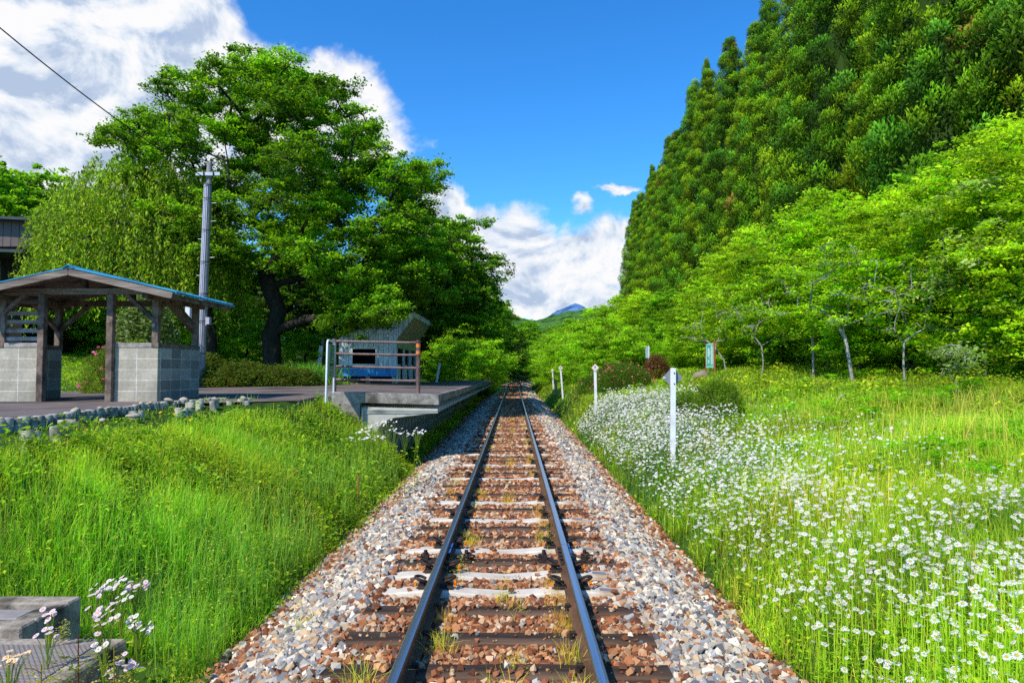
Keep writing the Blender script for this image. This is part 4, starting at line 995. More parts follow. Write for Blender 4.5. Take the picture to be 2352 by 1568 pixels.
# --- weeping cherry
def weeping(base, cen, rx, ry, top, low, n, seed, label):
    r = np.random.RandomState(seed); t = empty('weeping_cherry', base, 0, label, 'tree'); b = np.array(base); TA = Acc(); LA = Acc(); c = np.array(cen) - b
    pads = []
    for k in range(34):
        a = r.uniform(0, 2 * PI); q = math.sqrt(r.uniform(.04, .75)); pads.append((c[0] + rx * q * math.cos(a), c[1] + ry * q * math.sin(a), (top - b[2]) * (1 - .36 * q * q) - 1.7, .3))
    tr = [np.array([0, 0, -.1]), np.array([-.1, 0, 1.6]), np.array([-.5, 0.05, 3.0]), np.array([-.9, 0.0, 4.2])]
    for P, rr in skeleton(pads, tr, .21, r, .12, .006): tube_np(TA, P, rr, (0, 0, 0), 6)
    for k in range(n):
        a = r.uniform(0, 2 * PI); q = math.sqrt(r.uniform(.02, 1.0)); x0 = c[0] + rx * q * .82 * math.cos(a); y0 = c[1] + ry * q * .82 * math.sin(a)
        z0 = (top - b[2]) * (1 - .36 * q ** 2.2) - r.uniform(0, 2.2); L_ = r.uniform(.9, 2.6) * (.8 + .7 * q); oa = a + r.normal(0, .5); out = r.uniform(.3, .9)
        zend = max(z0 - L_, low - b[2] + r.uniform(0, 1.2)); 
        if zend > z0 - .2: continue
        tt = np.linspace(0, 1, 9)
        P = np.stack([x0 + np.cos(oa) * out * (tt ** .6), y0 + np.sin(oa) * out * (tt ** .6), z0 + .22 * np.sin(np.minimum(tt * 4, PI)) + (zend - z0) * tt ** 1.4], 1)
        if r.rand() < .5: tube_np(TA, P[::2], [.009, .007, .006, .004, .003], (0, 0, 0), 3)
        m = 34; s = r.uniform(0, 1, m) ** .8; ii = np.clip((s * 8).astype(int), 0, 7); f = (s * 8 - ii)[:, None]
        p = P[ii] * (1 - f) + P[ii + 1] * f + r.normal(0, .045, (m, 3))
        col = colmix(m, [(0.095, 0.22, 0.018), (0.14, 0.28, 0.025), (0.05, 0.14, 0.012), (0.20, 0.33, 0.06)], [4, 3, 3, 1], .2, r) * r.uniform(.55, 1.3)
        leaves(LA, p, .6, r.uniform(.10, .20, m), col, .9, r, aspect=.36)
    TA.build('trunk', [M['bark']], t, smooth=True); LA.build('crown', [M['leaf']], t); return t
bx_, by_ = PX(489, 25.8), 25.8
weeping((bx_, by_, g1(bx_, by_)), (PX(310, 25.6), 25.6, 0), 4.3, 3.2, 9.7, 2.7, 1700, 8, 'weeping cherry with hanging yellow green foliage left of the utility pole')

# --- generic crowns reused by obj.copy()
def proto_tree(seed, H, Wd, low, npad, per, lsz, cols, wts, r0, bark='bark', flat=.4, padr=.9, trunkfrac=.55, droop=.25, multi=False, lean=0.0, sub=8, twigs=True, shade=.5, fill=.35):
    r = np.random.RandomState(seed); pads = []; tries = 0
    while len(pads) < npad and tries < 6000:
        tries += 1; a = r.uniform(0, 2 * PI); h = r.uniform(0, 1); prof = math.sin(min(1, (h * .93 + .10)) * PI) ** .55; q = math.sqrt(r.uniform(fill, 1)) * prof * Wd / 2 * r.uniform(.8, 1.1)
        p = (math.cos(a) * q + lean * h, math.sin(a) * q, low + (H - low) * h)
        if any((p[0] - o[0]) ** 2 + (p[1] - o[1]) ** 2 + 2 * (p[2] - o[2]) ** 2 < (padr * .72) ** 2 for o in pads): continue
        pads.append((*p, padr * r.uniform(.7, 1.2)))
    TA = Acc(); LA = Acc(); tr = [np.array([0, 0, -.2]), np.array([.05 * r.normal(), 0, low * .5 + .2]), np.array([lean * .3, .08 * r.normal(), low + .3]), np.array([lean * .6, 0, H * trunkfrac])]
    for P, rr in skeleton(pads, tr, r0, r, .3): tube_np(TA, P, rr, (0, 0, 0), 6)
    if multi:
        for k in range(3):
            a = r.uniform(0, 6.28); e = np.array([math.cos(a) * Wd * .25, math.sin(a) * Wd * .25, H * .6]); tube_np(TA, [np.array([0, 0, -.1]), e * .4 + np.array([0, 0, .1]), e], [r0 * .8, r0 * .6, r0 * .3], (0, 0, 0), 5)
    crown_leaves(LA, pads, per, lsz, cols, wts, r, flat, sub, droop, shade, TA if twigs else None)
    tm = TA.mesh('trunk', True); tm.materials.append(M[bark]); cm = LA.mesh('crown'); cm.materials.append(M['leaf']); return tm, cm
def put_tree(name, pr, loc, s, rz, label, cat, group=None, sz=None):
    t = empty(name, loc, rz, label, cat, group); t.scale = (s, s, sz or s)
    for nm, me in (('trunk', pr[0]), ('crown', pr[1])):
        o = bpy.data.objects.new(nm, me); COL.objects.link(o); o.parent = t
    return t
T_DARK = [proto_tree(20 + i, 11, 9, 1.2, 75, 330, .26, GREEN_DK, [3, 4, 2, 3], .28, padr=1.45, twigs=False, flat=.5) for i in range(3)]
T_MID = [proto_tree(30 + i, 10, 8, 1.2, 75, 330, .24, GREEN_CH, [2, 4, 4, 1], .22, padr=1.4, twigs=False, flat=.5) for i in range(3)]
T_BR = [proto_tree(40 + i, 6.5, 5.2, .8, 110, 800, (.13, .11, .15, .12)[i], (GREEN_BR, GREEN_YL2, GREEN_CH2, GREEN_BR)[i], [3, 4, 2, 3], .06, bark='bark_mid', padr=(.66, .8, .6, .7)[i], shade=.85, droop=.1, flat=.62, multi=(i == 1), fill=.15, twigs=False, sub=14) for i in range(4)]
T_BUSH = [proto_tree(50 + i, 2.2, 2.6, .15, 46, 900, .085, GREEN_BR, [3, 3, 3, 1], .05, padr=.5, flat=.6, twigs=False, fill=.45) for i in range(3)]

# broadleaf row right of the track, in front of the cedars  (px, y, height, kind, label)
row = [
    (1418, 62, 668, 0, 'small leafy tree at the far left end of the bright row right of the track'),
    (1475, 56, 655, 1, 'leafy tree behind the red leaved bush, left one of two'),
    (1535, 50, 650, 2, 'leafy tree behind the red leaved bush, right one of two'),
    (1600, 42, 645, 3, 'leafy tree straight left of the turquoise board'),
    (1665, 36, 575, 0, 'leafy tree rising behind the turquoise board'),
    (1740, 31, 500, 1, 'bright broadleaf tree with a pale forked stem right of the turquoise board'),
    (1830, 26.5, 475, 2, 'bright broadleaf tree in front of the lower cedar branches'),
    (1905, 24, 405, 3, 'tall bright broadleaf tree right of centre in the green row'),
    (1975, 21, 440, 0, 'bright broadleaf tree with a leaning silvery trunk'),
    (2085, 20, 405, 1, 'bright broadleaf tree with a thin twin pale stem'),
    (2160, 22.5, 335, 2, 'tall bright tree whose top covers the cedar branches on the right'),
    (2240, 17.5, 310, 3, 'leafy tree with a dark trunk near the right edge'),
    (2330, 19.5, 245, 0, 'tallest bright tree, cut by the right edge of the photo'),
    (2420, 16.0, 210, 1, 'leafy tree mostly outside the right edge of the photo')]
for k, (px_, y_, h_, kd, lb) in enumerate(row):
    x_ = PX(px_, y_); z_ = g1(x_, y_); hh = (W(px_, h_, y_).z - z_) * .94
    put_tree('broadleaf_tree', T_BR[kd], (x_, y_, z_ - .05), .35 + hh / 6.5 * .62, rnd.uniform(0, 6.28), lb, 'tree', 'bright broadleaf trees in front of the cedars', sz=hh / 6.5)
def forked(px, pbase, y, ptop, wpx, label, seed, cols, bark='bark_pale', per=260, lsz=.10, npad=22, r0=.05, name='young_tree', lean=0.0):
    r = np.random.RandomState(seed); x_ = PX(px, y); z_ = g1(x_, y); zt = W(px, ptop, y).z; hw = wpx / FPX * y / 2; pads = []
    for k in range(npad):
        a = r.uniform(0, 6.28); h = r.uniform(.42, 1); q = hw * (1.15 - h * .55) * r.uniform(.3, 1); pads.append((x_ + lean + math.cos(a) * q, y + math.sin(a) * q, z_ + (zt - z_) * h, .42 * r.uniform(.7, 1.3)))
    r0 *= .6
    make_tree(name, label, 'tree', None, (x_, y, z_), pads, [(x_, y, z_ - .1), (x_ + r.normal(0, .05) + lean * .3, y, z_ + (zt - z_) * .16), (x_ + lean * .8, y, z_ + (zt - z_) * .34)], r0, per, lsz, cols, [1] * len(cols), bark=bark, seed=seed, twigs=True, rmin=.008, rise=.1)
forked(1750, 850, 24.5, 660, 190, 'young tree with a thin pale forked stem right of the turquoise board', 501, GREEN_BR)
forked(2078, 885, 17.5, 600, 300, 'small tree with spreading silvery twigs and few leaves in front of the dark shade', 502, GREEN_BR, per=150, npad=30)
forked(1960, 878, 18.5, 560, 220, 'leafy tree with a thick leaning silvery trunk at the edge of the meadow', 503, GREEN_BR, r0=.09, lean=-.25, npad=34, per=420)
forked(1868, 858, 21.5, 600, 200, 'slender tree with a straight grey stem between the board and the silvery trunk', 504, GREEN_BR, r0=.07, npad=30, per=380)
forked(1668, 850, 30, 690, 160, 'small tree with a leaning stem just right of the turquoise board', 505, GREEN_BR, lean=-.6, r0=.08)
forked(2262, 878, 16.5, 420, 330, 'tree with pale grey green leaves near the right edge', 506, [(0.13, 0.25, 0.14), (0.19, 0.31, 0.22), (0.08, 0.20, 0.03), (0.09, 0.23, 0.02)], bark='bark_mid', per=330, lsz=.14, npad=46, r0=.045)
forked(2195, 890, 14.5, 800, 60, 'silvery green sapling at the foot of the pale leaved tree', 507, [(0.10, 0.20, 0.10), (0.08, 0.18, 0.05)], per=300, lsz=.09, npad=10, r0=.02, name='sapling')
# undergrowth that closes the gap below the crowns
und = [(1560, 46, 2.6), (1640, 40, 2.5), (1700, 35, 2.8), (1790, 30, 2.9), (1850, 28, 3.0), (1930, 26, 3.1), (2010, 24.5, 2.9), (2060, 24, 3.2), (2130, 23.5, 3.3), (2200, 21, 3.0), (2290, 20, 3.3), (2380, 18, 3.0), (2260, 24, 4.2), (2150, 27, 4.5), (2010, 30, 4.6), (1880, 34, 4.8), (1760, 40, 4.8), (1670, 47, 5.0), (1590, 54, 5.0)]
sh_lab = {}
for k, (px_, y_, h_) in enumerate(und):
    x_ = PX(px_, y_); put_tree('shrub', T_BUSH[k % 3], (x_, y_, g1(x_, y_) - .1), h_ / 2.2, rnd.uniform(0, 6.28), 'shadowed green shrub growing among the trunks of the broadleaf trees', 'shrub', 'shrubs under the broadleaf trees')

# --- cedars
def cedar_proto(seed, H=25.0, Rm=2.6):
    r = np.random.RandomState(seed); tint = [np.array([1.15, 1.08, .9]), np.array([.82, .93, .9]), np.array([1.0, 1.0, 1.0]), np.array([.88, 1.02, 1.0])][seed % 4]; LA = Acc(); TA = Acc()
    tube_np(TA, [(0, 0, -.3), (0, 0, H * .5), (0, 0, H * .98)], [.42, .28, .04], (0, 0, 0), 8)
    def prof(h): return Rm * (1 - h ** 1.9) ** .95 * min(1, .62 + h * 1.4) + .12
    # dark core added inside the crown, its shade put into the colour
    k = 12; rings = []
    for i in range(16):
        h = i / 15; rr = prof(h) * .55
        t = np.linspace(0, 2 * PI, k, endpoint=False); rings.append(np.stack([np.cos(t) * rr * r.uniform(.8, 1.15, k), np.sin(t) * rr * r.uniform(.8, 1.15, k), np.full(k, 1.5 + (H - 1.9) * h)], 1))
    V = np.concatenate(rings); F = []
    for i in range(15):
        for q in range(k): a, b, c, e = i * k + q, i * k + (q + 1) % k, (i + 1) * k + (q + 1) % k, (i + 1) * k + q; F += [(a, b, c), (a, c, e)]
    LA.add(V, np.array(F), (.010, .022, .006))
    nc = 400; g = (1 + 5 ** .5) / 2
    hs_ = (np.arange(nc) + .5) / nc; hs_ = 1 - (1 - hs_) ** .86 if False else hs_
    for i in range(nc):
        h = hs_[i] ** 1.05; a = 2 * PI * i / g + r.normal(0, .25); rr = prof(h) * r.uniform(.74, 1.06); z = 1.2 + (H - 1.6) * h + r.normal(0, .2)
        ctr = np.array([math.cos(a) * rr, math.sin(a) * rr, z]); s = r.uniform(.55, 1.0) * (.55 + .45 * prof(h) / Rm)
        tone = r.uniform(.6, 1.4); hue = r.rand()
        base = np.array([0.070, 0.138, 0.010]) if hue < .45 else (np.array([0.105, 0.155, 0.007]) if hue < .8 else np.array([0.050, 0.122, 0.018]))
        if r.rand() < .012: base = np.array([.16, .085, .035])
        base = base * tint; m = 230
        d = r.normal(0, 1, (m, 3)); d[:, 2] = d[:, 2] * .9 + .35; o = np.array([math.cos(a), math.sin(a), 0]); d += o * .6; d /= np.linalg.norm(d, axis=1)[:, None]
        r0 = s * r.uniform(.45, .80, m)[:, None]; p0 = ctr + d * r0 * np.array([1, 1, 1.25]) - np.array([0, 0, .1]); L_ = s * r.uniform(.16, .34, m)[:, None]
        dd = d * .35 + np.array([0, 0, .8]) + r.normal(0, .5, (m, 3)); dd /= np.linalg.norm(dd, axis=1)[:, None]
        w = np.cross(dd, d + r.normal(0, .38, (m, 3))); w /= np.linalg.norm(w, axis=1)[:, None] + 1e-6; w *= (s * .045)
        V = np.stack([p0 - w * .5, p0 + dd * L_ * .5 - w, p0 + dd * L_, p0 + dd * L_ * .5 + w], 1)
        c0 = base * tone; ct = c0 * 1.45
        up_ = (np.clip(.45 + .70 * d[:, 2:3], .22, 1.2) * (.5 + .6 * (r0 / s)))[:, None]; C = np.stack([c0 * .35, c0 * .9, ct, c0 * .9])[None].repeat(m, 0) * up_  # clump tops painted bright, undersides and blade bases dark, as light and shade
        F = np.array([(0, 1, 2), (0, 2, 3)])[None] + (np.arange(m) * 4)[:, None, None]
        LA.add(V.reshape(-1, 3), F.reshape(-1, 3), C.reshape(-1, 3))
        if i % 9 == 0: tube_np(TA, [(0, 0, z - .9), ctr * np.array([.5, .5, 1]) - np.array([0, 0, .5]), ctr], [.06, .045, .02], (0, 0, 0), 4)
    tm = TA.mesh('trunk', True); tm.materials.append(M['bark_cedar']); cm = LA.mesh('crown'); cm.materials.append(M['cedar']); return tm, cm
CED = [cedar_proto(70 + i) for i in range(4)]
cy = 22.0; k = 0
front = []
while cy < 97:
    front.append((17.0 + rnd.uniform(-.9, .9), cy, rnd.uniform(.92, 1.04))); cy += rnd.uniform(3.9, 4.9)
nF = len(front)
for i, (x_, y_, s_) in enumerate(front):
    j = nF - i   # counted from the far end
    lb = 'dark green cedar in the tall front row, number %d from its left end' % j
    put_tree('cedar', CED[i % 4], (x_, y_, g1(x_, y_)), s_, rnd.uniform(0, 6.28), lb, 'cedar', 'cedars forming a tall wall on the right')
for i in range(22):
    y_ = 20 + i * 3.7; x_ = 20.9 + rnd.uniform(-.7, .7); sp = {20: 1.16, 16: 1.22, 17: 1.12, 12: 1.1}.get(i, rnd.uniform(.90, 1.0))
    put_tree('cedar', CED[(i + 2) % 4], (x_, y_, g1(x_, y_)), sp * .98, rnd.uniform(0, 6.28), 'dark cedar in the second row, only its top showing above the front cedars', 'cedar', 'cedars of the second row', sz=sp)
for i, (px_, py_, y_) in enumerate(((1498, 375, 91), (1545, 320, 80), (1622, 132, 67))):
    v = W(px_, py_, y_); z0 = g1(v.x, y_)
    put_tree('cedar', CED[i % 4], (v.x, y_, z0), .62, rnd.uniform(0, 6.28), ['slim pointed cedar top standing above the far left end of the cedar wall', 'slim pointed cedar top, second from the left against the sky', 'tall pointed cedar top standing clear against the blue sky'][i], 'cedar', 'cedars forming a tall wall on the right', sz=(v.z - z0) / 25.0)

# --- left background trees (px of stem, y, height, kind)
bgl = [(-60, 46, 330, 'm'), (20, 50, 352, 'm'), (95, 52, 362, 'm'), (160, 46, 400, 'm'), (250, 42, 520, 'd'), (330, 40, 540, 'm'), (420, 42, 500, 'd'), (500, 40, 560, 'd'), (585, 42, 540, 'm'), (660, 40, 560, 'd'), (730, 42, 540, 'd'), (800, 46, 560, 'd'), (860, 50, 560, 'm'), (930, 52, 540, 'd'), (990, 56, 570, 'd'), (1035, 58, 580, 'm'), (1075, 66, 600, 'm'), (1098, 74, 640, 'm'), (1108, 88, 690, 'd'), (700, 54, 540, 'd'), (540, 52, 540, 'm'), (880, 60, 560, 'd')]
for i, (px_, y_, tp__, kd) in enumerate(bgl):
    x_ = PX(px_, y_); h_ = (W(px_, tp__, y_).z - g1(x_, y_)) * .93; pr = (T_MID if kd == 'm' else T_DARK)[i % 3]; hb = 10 if kd == 'm' else 11
    lb = {0: 'bright green feathery tree at the left edge behind the brown building', 1: 'tall bright green tree above the brown roof at the left edge', 2: 'bright green tree between the brown roof and the weeping cherry'}.get(i)
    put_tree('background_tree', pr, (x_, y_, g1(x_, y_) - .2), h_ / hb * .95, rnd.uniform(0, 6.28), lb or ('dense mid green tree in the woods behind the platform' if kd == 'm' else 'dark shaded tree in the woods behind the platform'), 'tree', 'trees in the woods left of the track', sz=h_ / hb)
# woods around the curve ahead
bgc = [(1128, 100, 13, 'd'), (1150, 112, 12.5, 'm'), (1175, 124, 11, 'd'), (1200, 138, 12, 'm'), (1225, 128, 11.5, 'm'), (1250, 142, 14, 'm'), (1280, 132, 13, 'm'), (1300, 150, 14.5, 'd'), (1330, 122, 10.5, 'm'), (1355, 135, 12, 'm'), (1375, 112, 10.5, 'm'), (1395, 100, 9.5, 'm'), (1330, 165, 15, 'm'), (1380, 160, 15, 'd'), (1215, 160, 13, 'd'), (1170, 104, 7, 'd'), (1205, 116, 7, 'd'), (1245, 112, 6.5, 'd'), (1275, 104, 6.5, 'm')]
for i, (px_, y_, h_, kd) in enumerate(bgc):
    x_ = PX(px_, y_); pr = (T_MID if kd == 'm' else T_DARK)[(i + 1) % 3]; hb = 10 if kd == 'm' else 11
    c_ = float(cx(y_))
    if abs(x_ - c_) < 4.0: x_ = c_ + (4.8 if x_ > c_ else -4.8)
    put_tree('background_tree', pr, (x_, y_, g1(x_, y_) - .2), h_ / hb * .86, rnd.uniform(0, 6.28), 'leafy tree in the distant woods where the track curves away', 'tree', 'trees in the woods at the curve', sz=h_ / hb * .8)
# bright bushes right of the track ahead
bsh = [(1262, 60, 2.6), (1290, 55, 3.0), (1325, 52, 3.4), (1355, 50, 3.6), (1300, 66, 4.4), (1345, 62, 4.8), (1390, 54, 4.2), (1250, 72, 3.4), (1418, 50, 3.4), (1455, 47, 3.0), (1275, 80, 5.0), (1320, 76, 5.6), (1375, 70, 6.0), (1310, 46, 1.7), (1345, 43, 1.5)]
for i, (px_, y_, h_) in enumerate(bsh):
    x_ = PX(px_, y_); put_tree('bush', T_BUSH[i % 3], (x_, y_, g1(x_, y_) - .1), h_ / 2.2 * 1.15, rnd.uniform(0, 6.28), 'bright green bush in the thicket behind the white marker posts', 'bush', 'bushes behind the marker posts', sz=h_ / 2.2)

# --- specific shrubs
def shrub(name, label, cat, px, y, w, h, cols, wts, lsz, n, seed, flowers=None, nf=0, base=None, dome=True, group=None, fs=.045):
    r = np.random.RandomState(seed); x_ = PX(px, y) if base is None else base; z_ = g1(x_, y)
    t = empty(name, (x_, y, z_), 0, label, cat, group); A = Acc(); S = Acc()
    a = r.uniform(0, 2 * PI, n); cth = r.uniform(-.05, 1, n); rr = (.72 + .28 * r.rand(n)) * (1 + .13 * noise2(a * 2.2, cth * 4, seed, 1.7) + .07 * noise2(a * 5, cth * 9, seed + 1, 1.7))
    sth = np.sqrt(np.clip(1 - cth ** 2, 0, 1)); p = np.stack([np.cos(a) * sth * rr * w / 2, np.sin(a) * sth * rr * w / 2 * .9, cth * rr * h], 1)
    c = colmix(n, cols, wts, .25, r) * (.6 + .5 * rr)[:, None] * (.8 + .25 * noise2(a * 3, cth * 5, seed + 2, 1.5))[:, None]
    leaves(A, p, .8, lsz * r.uniform(.7, 1.3, n), c, 0, r, aspect=.6)
    for k in range(14):
        a_ = r.uniform(0, 6.28); e = np.array([math.cos(a_) * w * .38, math.sin(a_) * w * .36, h * r.uniform(.5, .85)]); tube_np(S, [(0, 0, -.05), e * .5, e], [.02, .013, .006], (0, 0, 0), 4)
    S.build('stems', [M['bark']], t)
    if flowers:
        B = A; a = r.uniform(0, 2 * PI, nf); cth = r.uniform(.1, .98, nf); sth = np.sqrt(1 - cth ** 2); rr = 1.02 * (1 + .13 * noise2(a * 2.2, cth * 4, seed, 1.7))
        p = np.stack([np.cos(a) * sth * rr * w / 2, np.sin(a) * sth * rr * w / 2 * .9, cth * rr * h], 1)
        
        for q in range(3): leaves(B, p + r.normal(0, .01, p.shape), .6, np.full(nf, fs), np.tile(flowers, (nf, 1)) * r.uniform(.8, 1.2, (nf, 1)), 0, r, aspect=.9); B.MI[-1][:] = 1
    A.build('foliage', [M['leaf'], M['petal']], t)
    return t
RED = [(0.075, 0.040, 0.045), (0.12, 0.065, 0.07), (0.055, 0.05, 0.02), (0.06, 0.11, 0.012)]
OLI = [(0.034, 0.13, 0.010), (0.048, 0.12, 0.014), (0.026, 0.10, 0.010), (0.062, 0.085, 0.02)]
shrub('red_leaved_bush', 'round bush with reddish brown leaves below the small blue sign', 'bush', 1508, 32, 1.45, 1.25, RED, [4, 3, 3, 2], .06, 9000, 1, (0.62, 0.22, 0.25), 60)
shrub('azalea_bush', 'broad low azalea mound with pink flowers behind the second white post', 'bush', 1435, 27.5, 2.6, 1.15, OLI, [4, 2, 3, 2], .05, 16000, 2, (0.85, 0.20, 0.22), 110, fs=.06)
shrub('azalea_bush', 'low azalea mound with pink flowers just left of the second white post', 'bush', 1378, 29.5, 2.2, .95, OLI, [4, 2, 3, 1], .05, 10000, 3, (0.85, 0.22, 0.25), 45, fs=.06)
shrub('azalea_bush', 'azalea mound with scattered pink flowers rising at the back of its group', 'bush', 1420, 31.5, 2.6, 1.25, OLI, [3, 3, 2, 2], .05, 10000, 4, (0.85, 0.20, 0.22), 50, fs=.06)
shrub('green_bush', 'yellow green bush right of the nearest white post', 'bush', 1648, 15.6, 1.25, 1.0, [(0.065, 0.17, 0.012), (0.04, 0.12, 0.012), (0.10, 0.21, 0.02)], [3, 3, 2], .036, 14000, 5)
shrub('green_bush', 'yellow green bush directly behind the nearest white post', 'bush', 1580, 16.2, 1.1, .75, [(0.065, 0.17, 0.012), (0.04, 0.12, 0.012), (0.10, 0.21, 0.02)], [3, 3, 2], .036, 10000, 6)
shrub('pink_azalea', 'round azalea with pink flowers seen through the shelter doorway', 'bush', 252, 17.4, 1.35, 1.25, [(0.04, 0.11, 0.012), (0.06, 0.14, 0.02), (0.09, 0.17, 0.02)], [3, 3, 2], .04, 12000, 7, (0.9, 0.22, 0.38), 24, fs=.09)
shrub('yellow_hedge', 'clipped yellow green hedge behind the right shelter post', 'bush', 305, 18.6, 1.7, 1.45, [(0.10, 0.19, 0.02), (0.14, 0.23, 0.03), (0.05, 0.12, 0.012)], [3, 2, 2], .04, 14000, 8)
shrub('rhododendron', 'pale leaved rhododendron visible between the shelter posts', 'bush', 330, 21, 2.3, 2.9, [(0.06, 0.13, 0.06), (0.10, 0.18, 0.12), (0.03, 0.08, 0.03)], [3, 3, 2], .13, 5200, 9)
for k, (px_, y_, w_, h_) in enumerate(((505, 22.3, 2.2, .75), (545, 22.6, 2.0, .95), (590, 22.9, 2.0, .8), (640, 23.0, 1.9, .75), (690, 23.3, 1.6, .65), (475, 23.5, 1.6, 1.0))):
    shrub('low_hedge_plant', 'low bushy plant in the hedge row under the big cherry, %s from the pole' % ['second', 'third', 'fourth', 'fifth', 'last', 'nearest one'][k], 'hedge', px_, y_, w_, h_, [(0.045, 0.11, 0.015), (0.035, 0.10, 0.012), (0.07, 0.09, 0.03)], [3, 3, 2], .07, 5200, 20 + k, group='low hedge under the big cherry')
# iris-like clump
A = Acc(); n = 900; x = PX(715, 24.5) + rs.normal(0, .45, n); y = 24.5 + rs.normal(0, .4, n); c = colmix(n, [(0.03, 0.12, 0.03), (0.05, 0.17, 0.03)], [1, 1])
blades(A, x, y, G(x, y), rs.uniform(.4, .95, n), np.full(n, .035), rs.uniform(.1, .6, n), rs.uniform(0, 6.28, n), c * .6, c * 1.3, 3)
o = A.build('iris_clump', [M['grass']]); tag(o, 'clump of dark sword shaped leaves left of the white framed sign', 'plant')
# bright shrubs beyond the waiting room
for k, (px_, y_, h_) in enumerate(((1075, 50, 4.6), (1105, 58, 3.6), (1045, 44, 3.0), (1010, 38, 1.6), (1035, 60, 5.5), (1120, 72, 3.0), (760, 31, 2.6), (700, 29, 2.2), (560, 30, 2.4), (420, 27, 2.4), (500, 27, 2.2), (200, 30, 3.2), (110, 30, 3.6))):
    x_ = PX(px_, y_); lb = {0: 'bright green bush with pale crooked stems beyond the waiting room'}.get(k, 'green bush in the shade behind the platform')
    put_tree('bush', T_BUSH[k % 3], (x_, y_, g1(x_, y_) - .1), h_ / 2.2, rnd.uniform(0, 6.28), lb, 'bush', 'bushes behind the platform')

# lawn behind the shelter
def reg_lawn(x, y): return (x < -5.2 - .0 * y) & (x > -26) & (y > 17.0 + .4 * noise2(x, y, 55, 1)) & ~((np.abs(x + 9.3) < .3) & (y < 17.2)) & ((x < -8.6) | (y > 21.8))
grass_field('lawn', 'short sunlit lawn behind the shelter', [(16.5, 24, -19, -5, 420, .012, .05), (24, 36, -26, -3.3, 150, .022, .09)], reg_lawn, lambda x, y: .11 + 0 * x, [4, 4, 1, 3, 1], 47, leafy=.7)
# sparse plants in the planting bed between the two kerbs
def reg_bed(x, y): return (x < -4.75) & (x > -5.5 - .03 * (y - 6)) & (y > 5.6) & (y < 13.6)
grass_field('bed_plants', 'sparse weeds in the narrow planting bed between the two kerb lines', [(5.6, 13.6, -5.9, -4.7, 130, .008, .045)], reg_bed, lambda x, y: .14 + .08 * noise2(x, y, 57, 2), [3, 4, 2, 2, 2], 49, leafy=.6)

# --- hills
def hill(name, cxh, cyh, rx, ry, h, m, seed, bump):
    xs = np.linspace(-1, 1, 90); X, Y = np.meshgrid(xs, xs); Rr = np.sqrt(X ** 2 + Y ** 2); Z = h * np.clip(np.cos(np.clip(Rr, 0, 1) * PI / 2), 0, 1) ** 1.2 * (1 + .18 * noise2(X * 6, Y * 6, seed, 1.0))
    Z += bump * (noise2(X * 60, Y * 60, seed + 1, 1.0) + rs.normal(0, .35, X.shape)) * (Rr < .97); Z -= 3
    V = np.stack([cxh + X * rx, cyh + Y * ry, Z], -1).reshape(-1, 3); n = 90; I = np.arange(n * n).reshape(n, n)
    a, b, c, d = I[:-1, :-1].ravel(), I[:-1, 1:].ravel(), I[1:, 1:].ravel(), I[1:, :-1].ravel()
    A = Acc(); A.add(V, np.concatenate([np.stack([a, b, c], 1), np.stack([a, c, d], 1)]), (.1, .1, .1)); o = A.build(name, [m], smooth=True); o['kind'] = 'structure'
hill('hills', PX(1400, 620), 620, 190, 170, 58, M['hill'], 3, 1.6)
hill('hills', PX(1120, 900), 900, 320, 200, 66, M['hill'], 4, 2.0)
v = W(1325, 716, 4200); hill('mountain', v.x, 4200, 420, 500, v.z + 60, M['mountain'], 6, 3)
v = W(1290, 736, 4700); hill('mountain', v.x, 4700, 300, 500, v.z + 40, M['mountain'], 7, 3)

# ------------------------------------------------------------------ path (asphalt) and platform
def path_outline():
    return [(-30, 4), (-5.62, 4), (-5.60, 7.0), (-5.62, 9.8), (-5.85, 12.1), (-5.72, 13.2), (-5.2, 13.6), (-4.02, 13.5), (-3.93, 14.62), (-3.93, 27), (-4.6, 30), (-10.5, 22.6), (-9.0, 20.6), (-9.6, 17.1), (-30, 17.1)]
mb = MB(); P = path_outline(); n = len(P)
def pz(x, y): return 1.085 + .10 * float(sstep(13.4, 16, np.array([y]))[0]) * float(sstep(-9, -4.2, np.array([x]))[0])
top = [(x, y, pz(x, y)) for x, y in P]; bm = bmesh.new(); vs = [bm.verts.new(v) for v in top]; bm.faces.new(vs)
bmesh.ops.triangulate(bm, faces=bm.faces); me = bpy.data.meshes.new('path'); bm.to_mesh(me); bm.free()
V = [v.co.copy() for v in me.vertices]; F = [tuple(p.vertices) for p in me.polygons]; bpy.data.meshes.remove(me)
mb.raw(V, F); mb.raw([(v[0], v[1], v[2]) for v in top] + [(v[0], v[1], v[2] - .35) for v in top], [(i, (i + 1) % n, n + (i + 1) % n, n + i) for i in range(n)])
o = mb.build('path', M['asphalt']); o['kind'] = 'structure'

